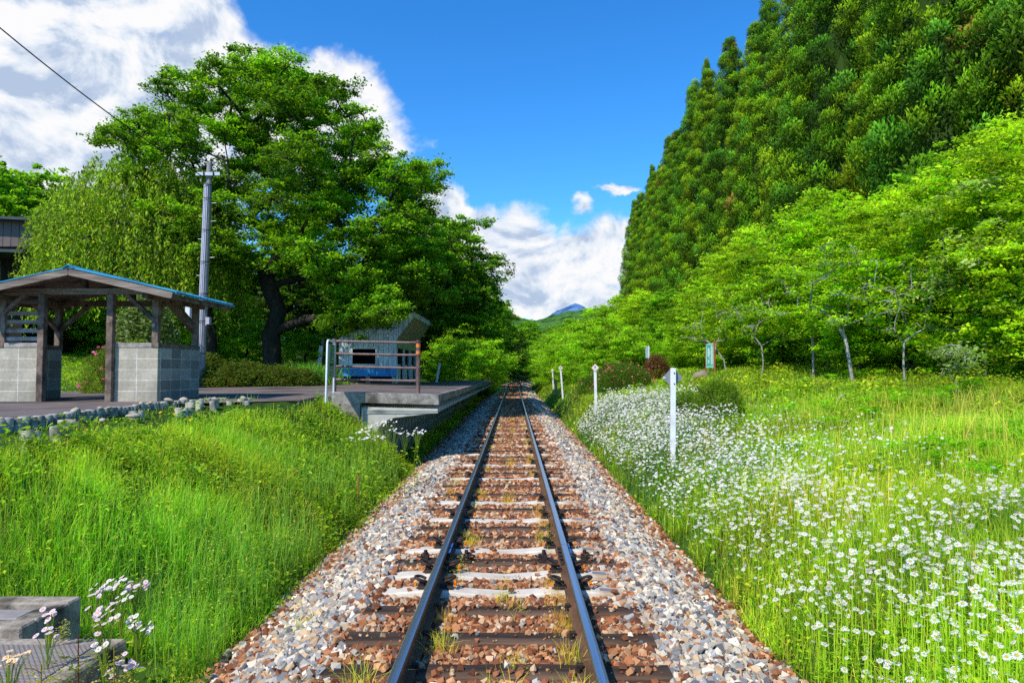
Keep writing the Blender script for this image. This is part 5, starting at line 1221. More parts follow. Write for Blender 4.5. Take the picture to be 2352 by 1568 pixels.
Y0, Y1 = 14.7, 63.0
def dz(y): return 1.155 - .0053 * (y - Y0)
pl = empty('platform', (-2.7, Y0, 0), 0, 'low concrete railway platform with a cantilevered edge on arched brackets', 'platform')
def sub(p, o):
    o.parent = p; o.matrix_parent_inverse = Matrix.Translation(p.location).inverted(); return o
mb = MB()   # deck: falls slightly towards the track
xs_ = [-3.92, -3.2, -1.475]
def deck(xa, xb, ya, yb, t, lift=0.0):
    za = lambda x, y: dz(y) + .055 * (-1.475 - x) / 2.4 + lift
    V = [(xa, ya, za(xa, ya) - t), (xb, ya, za(xb, ya) - t), (xb, yb, za(xb, yb) - t), (xa, yb, za(xa, yb) - t), (xa, ya, za(xa, ya)), (xb, ya, za(xb, ya)), (xb, yb, za(xb, yb)), (xa, yb, za(xa, yb))]
    mb.raw(V, [(0, 3, 2, 1), (4, 5, 6, 7), (0, 1, 5, 4), (1, 2, 6, 5), (2, 3, 7, 6), (3, 0, 4, 7)])
deck(-3.92, -1.60, Y0 + .28, Y1, .16)
sub(pl, mb.build('deck', M['asphalt']))
mb = MB(); yy = Y0 + .285
while yy < Y1: deck(-1.595, -1.475, yy, min(yy + 1.96, Y1), .17, .004); yy += 1.97
sub(pl, mb.build('edge_kerb', M['concrete'], bevel=.008))
mb = MB()   # end beam
za, zb = dz(Y0) + .062, dz(Y0) + .006
mb.raw([(-3.88, Y0, -.7), (-3.12, Y0, -.7), (-3.12, Y0, zb - .215 + .035), (-1.47, Y0, zb - .222), (-1.47, Y0, zb), (-3.88, Y0, za),
        (-3.88, Y0 + .28, -.7), (-3.12, Y0 + .28, -.7), (-3.12, Y0 + .28, zb - .18), (-1.47, Y0 + .28, zb - .222), (-1.47, Y0 + .28, zb), (-3.88, Y0 + .28, za)],
       [(0, 1, 2, 3, 4, 5), (11, 10, 9, 8, 7, 6), (0, 6, 7, 1), (1, 7, 8, 2), (2, 8, 9, 3), (3, 9, 10, 4), (4, 10, 11, 5), (5, 11, 6, 0)])
sub(pl, mb.build('end_beam', M['concrete'], bevel=.012))
mb = MB(); mb.box(-3.22, -3.02, Y0 + .3, Y1, -.6, .93); mb.box(-4.05, -3.93, Y0 + .3, Y1 + .1, .7, 1.0); sub(pl, mb.build('back_wall', M['conc_old']))
def bracket(th, x_in=-2.78):
    prof = [(-3.10, -.6), (x_in, -.6), (x_in, .28)]
    cxp, czp, rr = -2.30, .28, .48
    for k in range(1, 9):
        a = PI - k * (PI / 2) / 8; prof.append((cxp + .48 * math.cos(a) + 0, czp + .40 * math.sin(a)))
    prof += [(-1.50, .78), (-1.50, .86), (-3.10, .90)]
    return prof
yb = Y0 + .06; kk = 0; bme = None
while yb < Y1 - .3:
    if bme is None:
        mb = MB(); mb.prism(bracket(.13), 0, .13); o = mb.build('arched_bracket', M['conc_pale'], bevel=.006); bme = o.data
    else: o = bpy.data.objects.new('arched_bracket', bme); COL.objects.link(o)
    sub(pl, o); o.location = (0, yb, -.0053 * (yb - Y0) ); yb += .42 if kk == 0 else .62; kk += 1
# grooved front of the nearest bracket: rim strips
mb = MB()
for q in range(3): mb.prism([(-3.02, .845 - q * .035), (-1.50, .825 - q * .022), (-1.50, .815 - q * .022), (-3.02, .828 - q * .035)], Y0 + .045, Y0 + .062)
mb.box(-3.085, -3.055, Y0 + .045, Y0 + .062, -.5, .85)
sub(pl, mb.build('bracket_rim', M['conc_pale']))

# railing on the platform end
rl = empty('pipe_railing', (-2.8, Y0 + .2, 0), 0, 'brown pipe railing with four rails across the near end of the platform', 'railing')
yr = 14.92; xl, xr = PX(768, yr), PX(960.5, yr)
for x_, nm, zt in ((xl, 'post', W(768, 779, yr).z), (xr, 'post', W(960, 782, yr).z)):
    z0 = dz(yr) + .055 * (-1.475 - x_) / 2.4
    mb = MB(); mb.tube([(x_, yr, z0 - .05), (x_, yr, zt)], .046, 14); mb.tube([(x_, yr, zt - .01), (x_, yr, zt + .012)], .050, 14)
    p = sub(rl, mb.build('post', M['brownpipe']))
    if x_ == xr:
        for pa, pb in ((789, 797.5), (806, 813)):
            za_, zb_ = W(960, pb, yr).z, W(960, pa, yr).z; mb = MB(); mb.tube([(x_, yr, za_), (x_, yr, zb_)], .0485, 14)
            sub(rl, mb.build('reflective_band', M['signorange']))
for pl_, pr_ in ((783.5, 787.0), (812.3, 815.5), (841.3, 845.3), (871.5, 874.5)):
    mb = MB(); za_, zb_ = W(768, pl_, yr).z, W(960, pr_, yr).z
    mb.tube([(xl + .045, yr, za_), (xr - .045, yr, zb_)], .026, 10)
    for x_, z_, s in ((xl, za_, 1), (xr, zb_, -1)):
        mb.tube([(x_ + s * .04, yr, z_), (x_ + s * .15, yr, z_ + (zb_ - za_) * .15 / (xr - xl) * s)], .033, 10); mb.tube([(x_, yr - .055, z_), (x_, yr - .04, z_)], .016, 6); mb.tube([(x_ + s * .12, yr - .038, z_), (x_ + s * .12, yr - .028, z_)], .012, 6)
    sub(rl, mb.build('rail_tube', M['brownpipe']))

# white framed green notice seen edge-on, left of the railing
ns = empty('notice_sign', (-3.68, 14.4, 1.1), 0, 'narrow green notice sign in a white pipe frame left of the railing', 'sign')
A_, B_ = W(748.5, 900, 13.95), W(768.0, 897, 14.72); xa, xb = A_.x, B_.x; ya_, yb_ = 13.95, 14.72
zt = W(752, 781, ya_).z; zb0 = 1.12
mb = MB(); mb.tube([(xa, ya_, zb0 - .1), (xa + .02, ya_, zt - .05), (xa + .02, ya_ + .03, zt - .01), (xa + .02, ya_ + .08, zt), (xb + .0, yb_ - .08, zt), (xb, yb_ - .03, zt - .01), (xb, yb_, zt - .05), (xb - .02, yb_, zb0 - .1)], .021, 10)
sub(ns, mb.build('frame', M['whitepipe']))
def on_panel(s, t):   # s across 0..1, t height
    x_ = xa + .02 + (xb - xa - .02) * s; y_ = ya_ + (yb_ - ya_) * s; return Vector((x_, y_, t))
zt2, zb2 = zt - .07, W(752, 868, ya_).z
nrm = Vector((yb_ - ya_, -(xb - xa), 0)).normalized()
def panel_quad(mb, s0, s1, t0, t1, off):
    pts = [on_panel(s0, t0), on_panel(s1, t0), on_panel(s1, t1), on_panel(s0, t1)]; a = [p + nrm * off for p in pts]; b = [p + nrm * (off - .006) for p in pts]
    mb.raw(a + b, [(0, 1, 2, 3), (7, 6, 5, 4), (0, 4, 5, 1), (1, 5, 6, 2), (2, 6, 7, 3), (3, 7, 4, 0)])
mb = MB(); panel_quad(mb, .05, .93, zb2, zt2, .012); pn = sub(ns, mb.build('panel', M['greenpanel']))
H_ = zt2 - zb2
mb = MB(); panel_quad(mb, .30, .76, zt2 - .52 * H_, zt2 - .10 * H_, .016)
sub(ns, mb.build('picture', M['greendark']))
mb = MB()
for a, b, t0, t1 in ((.3, .78, .035, .06), (.26, .8, .555, .562), (.27, .3, .57, .64), (.76, .79, .57, .64), (.26, .8, .645, .652), (.34, .38, .575, .635), (.42, .46, .575, .635), (.5, .54, .575, .635), (.6, .64, .575, .635), (.28, .7, .69, .698), (.28, .74, .72, .728), (.28, .72, .80, .815), (.2, .88, .862, .870), (.2, .6, .91, .917), (.2, .62, .94, .947)):
    panel_quad(mb, a, b, zt2 - t1 * H_, zt2 - t0 * H_, .0185)
sub(ns, mb.build('print', M['black']))
mb = MB(); 
for k in range(3): mb.poly([on_panel(.40 + .1 * k, zt2 - .46 * H_) + nrm * .0205, on_panel(.5 + .1 * k, zt2 - .46 * H_) + nrm * .0205, on_panel(.47 + .08 * k, zt2 - (.30 - .05 * k) * H_) + nrm * .0205])
sub(ns, mb.build('print', M['greenpanel']))

# ------------------------------------------------------------------ rest shelter
sh = empty('rest_shelter', (-7.95, 13.8, 1.08), 0, 'open timber rest shelter with grey block walls and a blue sheet roof', 'shelter')
zf = 1.08; yf, yb_s = 13.0, 14.72; xL, xR = -9.42, -6.48
def S(o): return sub(sh, o)
def wall_block(x0, x1, y0, y1, m, z0=zf - .1, z1=2.08):
    # own object origin at a block corner so the block pattern starts there
    mb = MB(); mb.box(0, x1 - x0, 0, y1 - y0, z0 - zf, z1 - zf); o = mb.build('block_wall', M[m], bevel=.006)
    o.location = (x0, y0, zf); o.parent = sh; o.matrix_parent_inverse = Matrix.Translation(sh.location).inverted(); return o
wall_block(-7.27, -6.48, 13.0, 13.10, 'block_x'); wall_block(-9.46, -8.67, 13.0, 13.10, 'block_x')
wall_block(-6.58, -6.478, 13.102, 14.72, 'block_y'); wall_block(-9.462, -9.36, 13.102, 14.72, 'block_y')
def B(name, a, b, w, h, m='wood', up=(0, 0, 1)): mb = MB(); mb.beam(a, b, w, h, up); return S(mb.build(name, M[m], bevel=.006))
pw = .115
B('post', (-8.60, 12.955, zf - .02), (-8.60, 12.955, 3.06), pw, pw); B('post', (-7.335, 12.955, zf - .02), (-7.335, 12.955, 3.06), pw, pw)
B('post', (-9.38, 13.05, 2.17), (-9.38, 13.05, 3.0), pw, pw); B('post', (-6.545, 13.05, 2.17), (-6.545, 13.05, 3.0), pw, pw)
B('post', (-6.55, 14.66, 2.17), (-6.55, 14.66, 2.98), pw, pw); B('post', (-9.40, 14.66, 2.17), (-9.40, 14.66, 2.98), pw, pw)
# sill boards on the block walls
mb = MB(); mb.box(-7.275, -6.60, 12.99, 13.115, 2.083, 2.168); S(mb.build('sill_board', M['wood_pale'], bevel=.004))
mb = MB(); mb.box(-6.60, -6.47, 12.985, 13.12, 2.083, 2.172); mb.box(-6.59, -6.472, 13.122, 14.73, 2.083, 2.165); S(mb.build('sill_board', M['wood'], bevel=.004))
mb = MB(); mb.box(-9.33, -8.665, 12.99, 13.115, 2.083, 2.168); S(mb.build('sill_board', M['wood_pale'], bevel=.004))
mb = MB(); mb.box(-9.47, -9.335, 12.985, 13.12, 2.083, 2.172); mb.box(-9.468, -9.35, 13.122, 14.73, 2.083, 2.165); S(mb.build('sill_board', M['wood'], bevel=.004))
# horizontal slats over the left wall
for k, (c, m) in enumerate(((380, 'wood_x'), (435, 'wood_x'), (515, 'wood_x'), (575, 'wood_x'), (635, 'wood_pale'), (692, 'wood_pale'))):  # lower slats paler: sunlight below the eave shadow put into the colour
    z_ = W(60, 550.6 + .329 * c, 13.08).z; mb = MB(); mb.box(-9.33, -8.655, 13.03, 13.055, z_ - .037, z_ + .037); S(mb.build('slat', M[m], bevel=.003))
# beams
B('tie_beam', (-9.62, 12.975, 3.115), (-6.28, 12.975, 3.115), .10, .11, 'wood_x'); B('tie_beam', (-9.62, 14.66, 3.05), (-6.28, 14.66, 3.05), .10, .12)
B('wall_plate', (-9.40, 12.62, 3.005), (-9.40, 15.0, 3.005), .10, .10); B('wall_plate', (-6.55, 12.62, 3.005), (-6.55, 15.0, 3.005), .10, .10)
B('king_post', (-7.86, 13.0, 3.17), (-7.86, 13.0, 3.36), .09, .09); B('king_post', (-7.86, 14.66, 3.11), (-7.86, 14.66, 3.36), .09, .09)
B('ridge_beam', (-7.86, 12.55, 3.39), (-7.86, 14.98, 3.39), .09, .10)
# braces
B('brace', (-7.10, 13.02, 3.07), (-6.56, 13.02, 2.58), .07, .095, up=(0, 1, 0)); B('brace', (-8.95, 13.02, 3.07), (-9.36, 13.02, 2.72), .07, .095, up=(0, 1, 0))
B('brace', (-6.55, 13.32, 2.97), (-6.55, 13.10, 2.70), .07, .09, up=(1, 0, 0)); B('brace', (-6.55, 13.45, 2.97), (-6.55, 14.60, 2.45), .07, .10, up=(1, 0, 0)); B('brace', (-6.95, 14.66, 3.02), (-6.58, 14.66, 2.6), .07, .09, up=(0, 1, 0))
B('brace', (-8.78, 14.66, 3.02), (-9.37, 14.66, 2.48), .07, .10, up=(0, 1, 0)); B('brace', (-9.40, 13.9, 2.97), (-9.40, 14.6, 2.5), .07, .09, up=(1, 0, 0))
# roof: boards, blue sheets with standing seams, barge boards, eaves board
rx, rzz = -7.80, 3.47; ex, ez = -5.93, 3.045; lx_, lz = -9.72, 3.045; yA, yB = 12.42, 15.0
for sgn, X_, Z_ in ((1, ex, ez), (-1, lx_, lz)):
    mb = MB(); mb.prism([(rx, rzz), (X_, Z_), (X_, Z_ - .025), (rx, rzz - .025)], yA + .03, yB - .03); S(mb.build('roof_boards', M['wood']))
    mb = MB(); d = Vector((X_ - rx, 0, Z_ - rzz)); up_ = Vector((-d.z, 0, d.x)).normalized(); up_ = up_ if up_.z > 0 else -up_
    a0, b0 = Vector((rx, 0, rzz + .004)), Vector((X_ + .04 * sgn, 0, Z_ - .005))
    mb.prism([(a0.x, a0.z), (b0.x, b0.z), (b0.x + up_.x * .012, b0.z + up_.z * .012), (a0.x + up_.x * .012, a0.z + up_.z * .012)], yA - .02, yB + .02)
    q = yA + .02
    while q < yB:
        mb.prism([(a0.x + up_.x * .0125, a0.z + up_.z * .0125), (b0.x + up_.x * .0125, b0.z + up_.z * .0125), (b0.x + up_.x * .034, b0.z + up_.z * .034), (a0.x + up_.x * .034, a0.z + up_.z * .034)], q, q + .022); q += .31
    mb.prism([(b0.x, b0.z + .012), (b0.x + .012 * sgn, b0.z + .008), (b0.x + .012 * sgn, b0.z - .035), (b0.x, b0.z - .035)], yA - .02, yB + .02)
    S(mb.build('roof_sheet', M['roofblue']))
    mb = MB(); mb.beam((rx - .0 * sgn, yA - .012, rzz - .068), (X_ - .02 * sgn, yA - .012, Z_ - .068), .028, .115, (0, 0, 1)); S(mb.build('barge_board', M['wood_x'], bevel=.003))
    mb = MB(); mb.box(min(X_ - .05 * sgn, X_ - .022 * sgn), max(X_ - .05 * sgn, X_ - .022 * sgn), yA + .01, yB - .01, Z_ - .125, Z_ - .03); S(mb.build('eaves_board', M['wood'], bevel=.003))
mb = MB(); mb.prism([(rx - .10, rzz - .008), (rx, rzz + .048), (rx + .10, rzz - .008), (rx + .10, rzz + .003), (rx, rzz + .062), (rx - .10, rzz + .003)], yA - .04, yB + .03); S(mb.build('ridge_cap', M['roofblue']))
mb = MB(); mb.box(-6.585, -6.54, 12.975, 12.99, 2.46, 2.52); S(mb.build('switch_box', M['wood_pale']))

# ------------------------------------------------------------------ utility pole
up_p = empty('utility_pole', (PX(461, 21.9), 21.9, 1.1), 0, 'grey concrete utility pole with pale conduits, rising behind the shelter', 'utility pole')
U_ = lambda o: sub(up_p, o)
yP = 21.9; bt, tp_ = W(460.5, 892, yP), W(482, 374, yP); bt.z = 1.05
def along(t): return bt.lerp(tp_, t)
mb = MB(); mb.tube([bt, along(.3), along(.7), tp_], [.118, .110, .096, .084], 14); U_(mb.build('shaft', M['polegrey']))
c = W(479, 400, yP - .12); mb = MB(); mb.box(c.x - .39, c.x + .37, c.y - .04, c.y + .03, c.z - .055, c.z + .055); arm = U_(mb.build('cross_arm', M['steel'], bevel=.004))
for q in (-.13, .17): mb = MB(); mb.tube([(c.x + q, c.y - .05, c.z), (c.x + q, c.y - .08, c.z)], .02, 8); mb.box(c.x + q - .02, c.x + q + .02, c.y - .055, c.y - .041, c.z - .075, c.z + .075); U_(mb.build('arm_bolt', M['iron']))
for q, rr in ((-.085, .034), (-.028, .026), (.022, .020)):
    pts = []
    for t in np.linspace(.155, .905, 8):
        p = along(t); w_ = .118 - .034 * t; pts.append((p.x + q - .015, p.y - w_ - .012 + abs(q) * .5, p.z))
    mb = MB(); mb.tube(pts, rr, 8); U_(mb.build('conduit', M['conduit']))
for t in (.16, .30, .42, .56, .70, .84, .90):
    p = along(t); rr = .118 - .034 * t + .006; mb = MB(); mb.tube([(p.x, p.y, p.z - .012), (p.x, p.y, p.z + .012)], rr + .0, 14); mb.box(p.x - .15, p.x + .07, p.y - rr - .055, p.y - rr - .045, p.z - .01, p.z + .01); U_(mb.build('band', M['iron']))
for k, t in enumerate((.50, .58, .66, .74, .76, .82)):
    p = along(t); s = -1 if k % 2 == 0 else 1; mb = MB(); mb.tube([(p.x + s * .08, p.y, p.z), (p.x + s * .27, p.y, p.z + .01)], .010, 6); U_(mb.build('climbing_step', M['steel']))
p = along(.27); q = W(480, 738, yP); mb = MB(); mb.box(q.x - .05, q.x + .06, q.y - .12, q.y + .05, q.z - .10, q.z + .12); mb.box(q.x - .11, q.x - .055, q.y - .06, q.y + .02, q.z - .14, q.z + .14); U_(mb.build('meter_box', M['conduit'], bevel=.008))
q = W(434, 722, yP); mb = MB(); mb.box(q.x - .08, q.x + .07, q.y - .1, q.y + .1, q.z - .42, q.z + .42); mb.box(q.x + .07, q.x + .32, q.y - .01, q.y + .03, q.z + .2, q.z + .24); mb.box(q.x + .07, q.x + .32, q.y - .01, q.y + .03, q.z - .2, q.z - .16); U_(mb.build('switch_cabinet', M['white'], bevel=.01))
# overhead cable
a = W(-260, -160, 13.0); b = along(.93); b = Vector((b.x - .1, b.y - .1, b.z)); pts = []
m0, m1 = W(0, 95, 14.6), W(250, 287, 17.6)
for t in np.linspace(0, 1, 25):
    p = a.lerp(b, t); p.z -= 4 * .28 * t * (1 - t); pts.append(p)
mb = MB(); mb.tube(pts, .016, 5); o = mb.build('overhead_cable', M['wire']); tag(o, 'black overhead cable crossing the clouds towards the big trees', 'cable')

# ------------------------------------------------------------------ waiting room
wr = empty('waiting_room', (-5.5, 27, 1.1), 0, 'pale panelled waiting room with flared tan soffit and blue painted band', 'building')
WR = lambda o: sub(wr, o)
yW, yV = 27.0, 32.4; prof = [(-6.62, 1.42), (-4.40, 1.42), (-4.40, 2.86), (-3.74, 3.72), (-3.74, 3.90), (-6.62, 2.96)]
def zroof(x): return 2.96 + (x + 6.62) * (3.90 - 2.96) / 2.88
def zlow(x): return 1.42 if x < -4.40 else 2.86 + (x + 4.40) * (3.72 - 2.86) / .66
wx0, wx1, wz0, wz1 = W(809.6, 820, yW).x, W(862.8, 820, yW).x, W(830, 835.7, yW).z, W(830, 801, yW).z
# front wall built round the window opening from 0.25 m boards
mb = MB(); x = -6.62; 
cuts = sorted(set([round(-6.62 + .19 * k, 3) for k in range(16)] + [-4.40, -3.74, round(wx0, 3), round(wx1, 3)]))
cuts = [c for c in cuts if c <= -3.74]
def col(x0, x1, z0a, z0b, z1a, z1b, y0, y1):
    V = [(x0, y0, z0a), (x1, y0, z0b), (x1, y0, z1b), (x0, y0, z1a), (x0, y1, z0a), (x1, y1, z0b), (x1, y1, z1b), (x0, y1, z1a)]
    mb.raw(V, [(0, 1, 2, 3), (7, 6, 5, 4), (0, 4, 5, 1), (1, 5, 6, 2), (2, 6, 7, 3), (3, 7, 4, 0)])
zb1 = W(850, 846, yW).z
for x0, x1 in zip(cuts[:-1], cuts[1:]):
    a_, b_ = x0 + .006, x1 - .006
    if x0 >= wx0 - .002 and x1 <= wx1 + .002:
        col(a_, b_, zb1, zb1, wz0, wz0, yW, yW + .03); col(a_, b_, wz1, wz1, zroof(x0), zroof(x1), yW, yW + .03)
    elif x0 >= -4.402: col(a_, b_, zlow(x0), zlow(x1), zroof(x0), zroof(x1), yW, yW + .03)
    else: col(a_, b_, zb1, zb1, zroof(x0), zroof(x1), yW, yW + .03)
WR(mb.build('front_wall', M['siding']))
mb = MB(); mb.box(-6.61, wx0 - .01, yW + .031, yW + .05, 1.45, 2.9); mb.box(wx1 + .01, -4.41, yW + .031, yW + .05, 1.45, 2.9); mb.box(-6.6, -4.42, yW + .051, yW + .07, wz1 + .02, 2.95); WR(mb.build('wall_lining', M['siding_line']))
mb = MB()
for x0, x1 in zip(cuts[:-1], cuts[1:]):
    if x1 <= -4.39: mb.box(x0 + .003, x1 - .003, yW - .012, yW + .03, 1.44, zb1 - .004)
WR(mb.build('blue_band', M['siding_blue']))
wn = mb = MB(); w = .035
mb.box(wx0 - w, wx1 + w, yW - .02, yW - .002, wz1, wz1 + w); mb.box(wx0 - w, wx1 + w, yW - .02, yW - .002, wz0 - w, wz0); mb.box(wx0 - w, wx0, yW - .02, yW - .002, wz0, wz1); mb.box(wx1, wx1 + w, yW - .02, yW - .002, wz0, wz1)
WR(mb.build('window_frame', M['white']))
mb = MB(); mb.box(-6.6, -4.45, yV - .06, yV, 1.42, 2.9); mb.box(-6.62, -6.58, yW + .08, yV, 1.42, 2.94); WR(mb.build('back_wall', M['siding']))
mb = MB(); mb.box(-6.56, -4.45, yW + .08, yV - .08, 1.34, 1.40); mb.box(-6.56, -6.5, yW + .08, yV - .1, 1.42, 2.9); mb.box(-6.5, -4.44, yW + 1.5, yW + 1.54, 1.42, 2.9); WR(mb.build('interior', M['darkinside']))
mb = MB(); mb.prism([(-6.80, 2.905), (-3.70, 3.915), (-3.70, 3.95), (-6.80, 2.945)], yW - .12, yV + .12); WR(mb.build('roof', M['roofdark']))
mb = MB(); mb.box(-6.55, -4.46, yW + .12, yV - .1, 1.02, 1.335); WR(mb.build('underfloor_shade', M['darkinside']))  # near-black box added below the floor to stand in for shade
mb = MB(); mb.prism([(-4.41, 2.85), (-3.76, 3.715), (-3.78, 3.735), (-4.43, 2.87)], yW + .031, yV)
so_ = WR(mb.build('soffit', M['tansoffit']))
mb = MB()
for q in np.arange(yW + .5, yV, .9): mb.prism([(-4.405, 2.852), (-3.765, 3.710), (-3.763, 3.708), (-4.403, 2.849)], q, q + .02)
WR(mb.build('soffit_joint', M['siding_line']))
mb = MB(); mb.box(-3.765, -3.735, yW - .02, yV + .03, 3.70, 3.912); WR(mb.build('fascia', M['siding']))
mb = MB(); mb.box(-4.43, -4.39, yW + .05, yV, 2.52, 2.85); WR(mb.build('upper_panel', M['oliveboard']))
for k, y_ in enumerate(np.linspace(yW + .1, yV - .1, 7)): mb = MB(); mb.box(-4.45, -4.385, y_ - .045, y_ + .045, 1.12, 2.52); WR(mb.build('post', M['darkinside'] if k % 2 else M['siding']))
for k in (0, 2, 4): 
    ys_ = np.linspace(yW + .1, yV - .1, 7); mb = MB(); mb.box(-4.43, -4.395, ys_[k] + .05, ys_[k + 1] - .05, 1.2, 1.9); WR(mb.build('lower_panel', M['siding']))
for x_, y_ in ((-6.5, yW + .1), (-4.5, yW + .1), (-6.5, yV - .1), (-4.5, yV - .1), (-5.5, yW + .1)): mb = MB(); mb.box(x_ - .08, x_ + .08, y_ - .08, y_ + .08, 1.0, 1.43); WR(mb.build('footing', M['conc_old']))

# small things behind the platform
def plate(name, label, cat, px, y, z0, h, w, th, m, tilt=0.0, rz=0.0, extra=None):
    x_ = PX(px, y); t = empty(name, (x_, y, z0), 0, label, cat); t.rotation_euler = (0, tilt, rz)
    mb = MB(); mb.box(-w / 2, w / 2, -th / 2, th / 2, -.1, h); o = mb.build('board', M[m], t, bevel=.004); return t
t = plate('leaning_board', 'small white board leaning beside the waiting room and the bushes', 'board', 1003, 34, 1.1, .95, .11, .03, 'white', .16)
t = plate('white_stake', 'weathered white board standing left of the waiting room', 'board', 729, 28, 1.2, 1.45, .16, .04, 'white', .10)
t = plate('white_stake', 'narrow pale stake close behind the weathered white board', 'stake', 738, 28.6, 1.2, 1.75, .10, .05, 'signback', .03)
ep = empty('platform_lamp_post', (PX(1119.5, 61.5), 61.5, .9), 0, 'slim pale post at the far end of the platform', 'post')
mb = MB(); mb.tube([(0, 0, 0), (0, 0, 1.62)], .05, 8); mb.build('shaft', M['whitepipe'], ep)
for q in (.5, 1.1): mb = MB(); mb.tube([(0, 0, q), (0, 0, q + .05)], .065, 8); mb.build('band', M['iron'], ep)
er = empty('pipe_railing', (PX(1085, 62.4), 62.4, .88), 0, 'thin dark railing closing the far end of the platform', 'railing')
for q in np.linspace(-1.5, 1.3, 4): mb = MB(); mb.tube([(q, 0, 0), (q, 0, 1.15)], .028, 6); mb.build('post', M['iron'], er)
for q in (.35, .72, 1.1): mb = MB(); mb.tube([(-1.5, 0, q), (1.3, 0, q)], .022, 6); mb.build('rail_tube', M['iron'], er)

# ------------------------------------------------------------------ brown building at the left edge
bb = empty('brown_building', (-19, 26, 1.6), 0, 'brown clad building with dark eaves at the left edge of the photo', 'building')
BB = lambda o: sub(bb, o)
yb2 = 26.0; xr_ = PX(64, yb2); ztop = W(64, 509, yb2).z; zmid = W(64, 566, yb2).z
mb = MB()
xx = -27.0
while xx < xr_: mb.box(xx, min(xx + .28, xr_), yb2, yb2 + .05, zmid, ztop + (.25 - .25 * (xx + 27) / 9)); xx += .30
mb.box(-27, xr_ - .002, yb2 + .052, yb2 + 7, zmid + .01, ztop); BB(mb.build('upper_wall', M['corrug']))
mb = MB(); v0 = W(0, 488, yb2); mb.prism([(-28, ztop + .55), (xr_ + .25, ztop + .06), (xr_ + .25, ztop - .04), (-28, ztop + .45)], yb2 - .45, yb2 + 7.3); BB(mb.build('roof', M['roofdark']))
mb = MB(); zl = W(58, 578, 24.5).z; mb.prism([(-28, zl + .45), (PX(60, 24.5), zl + .03), (PX(60, 24.5), zl - .07), (-28, zl + .35)], 24.3, 26.0); BB(mb.build('lean_to_roof', M['roofdark']))
mb = MB(); mb.box(-27, xr_ - .3, yb2 + .06, yb2 + 6.9, .9, zmid); BB(mb.build('lower_wall', M['darkinside']))
for q in (-26, -23, -20.5, xr_ - .25): mb = MB(); mb.box(q, q + .14, 24.5, 24.64, .9, zl + .1); BB(mb.build('post', M['wood']))
for k in range(4): mb = MB(); mb.beam((-24 + k * 1.6, 24.7, zl - .35), (-24 + k * 1.6 + 1.2, 24.7, zl + .0), .06, .09); BB(mb.build('brace', M['wood']))

# ------------------------------------------------------------------ kerb logs and cobbles
def polyline_pts(P, step):
    out = []; acc = 0
    for (a, b) in zip(P[:-1], P[1:]):
        a, b = Vector(a), Vector(b); L_ = (b - a).length; t = acc
        while t < L_: out.append(a.lerp(b, t / L_)); t += step
        acc = t - L_
    return out
def log_mesh(seed, rad):
    r = random.Random(seed); mb = MB(); mb.tube([(0, 0, -.3), (0, 0, -.012), (0, 0, 0)], [rad, rad, rad * .86], 12); o = mb.build('kerb_log', M['kerb']); me = o.data; bpy.data.objects.remove(o); return me
LM = [log_mesh(1, .062), log_mesh(2, .068)]
r1 = polyline_pts([(-5.43, 6.4), (-5.42, 8.4), (-5.56, 9.9), (-5.80, 12.0), (-5.66, 13.0), (-5.5, 13.7)], .128)
for i, p in enumerate(r1):
    o = bpy.data.objects.new('kerb_log', LM[i % 2]); COL.objects.link(o); o.location = (p.x + rnd.uniform(-.008, .008), p.y, 1.135 + rnd.uniform(-.01, .012)); o.rotation_euler = (rnd.uniform(-.04, .04), rnd.uniform(-.04, .04), rnd.uniform(0, 6))
    tag(o, 'round grey concrete log in the row edging the asphalt path', 'kerb log', 'kerb logs edging the path')
r2 = [(-4.86, 6.35), (-4.80, 6.48), (-4.78, 6.61), (-4.72, 6.98), (-4.72, 7.10), (-4.90, 7.7), (-4.88, 7.83), (-5.30, 10.0), (-5.28, 10.14), (-5.12, 11.0), (-5.10, 11.13), (-5.08, 11.26), (-5.15, 12.3), (-5.22, 12.55), (-5.05, 12.75), (-4.93, 13.0), (-4.86, 13.15), (-4.78, 12.85), (-5.38, 12.0), (-5.34, 12.2), (-5.5, 12.15), (-5.2, 11.9)]
for i, (x_, y_) in enumerate(r2):
    o = bpy.data.objects.new('kerb_log', LM[i % 2]); COL.objects.link(o); hz_ = 1.04 if y_ < 8 else (1.06 if y_ < 11.9 else 1.12)
    o.location = (x_, y_, hz_ + rnd.uniform(-.015, .03)); o.scale = (.95, .95, 1.3); o.rotation_euler = (rnd.uniform(-.06, .06), rnd.uniform(-.06, .06), rnd.uniform(0, 6))
    tag(o, 'round grey concrete log standing at the grassy side of the planting bed', 'kerb log', 'kerb logs along the grassy side of the bed')
CM_ = []
for k, (pv, pf) in enumerate(stone_protos(5, 77)):
    me = bpy.data.meshes.new('cobble'); me.from_pydata(pv.tolist(), [], pf.tolist()); bm = bmesh.new(); bm.from_mesh(me); bmesh.ops.subdivide_edges(bm, edges=bm.edges, cuts=1, use_grid_fill=True, smooth=.8); bm.to_mesh(me); bm.free()
    for p in me.polygons: p.use_smooth = True
    me.materials.append(M['cobble']); CM_.append(me)
cob = [(-5.45, 7.35, .05), (-5.44, 7.62, .035), (-5.47, 8.95, .07), (-5.50, 9.55, .055), (-5.48, 9.72, .045), (-5.66, 10.9, .06), (-5.66, 11.15, .05), (-5.62, 11.0, .035), (-5.72, 11.9, .11), (-5.80, 12.6, .07), (-4.85, 6.55, .13), (-4.95, 8.0, .12), (-5.0, 8.75, .07), (-5.05, 9.5, .09), (-5.1, 9.7, .07), (-5.2, 12.5, .09), (-4.9, 13.05, .07)]
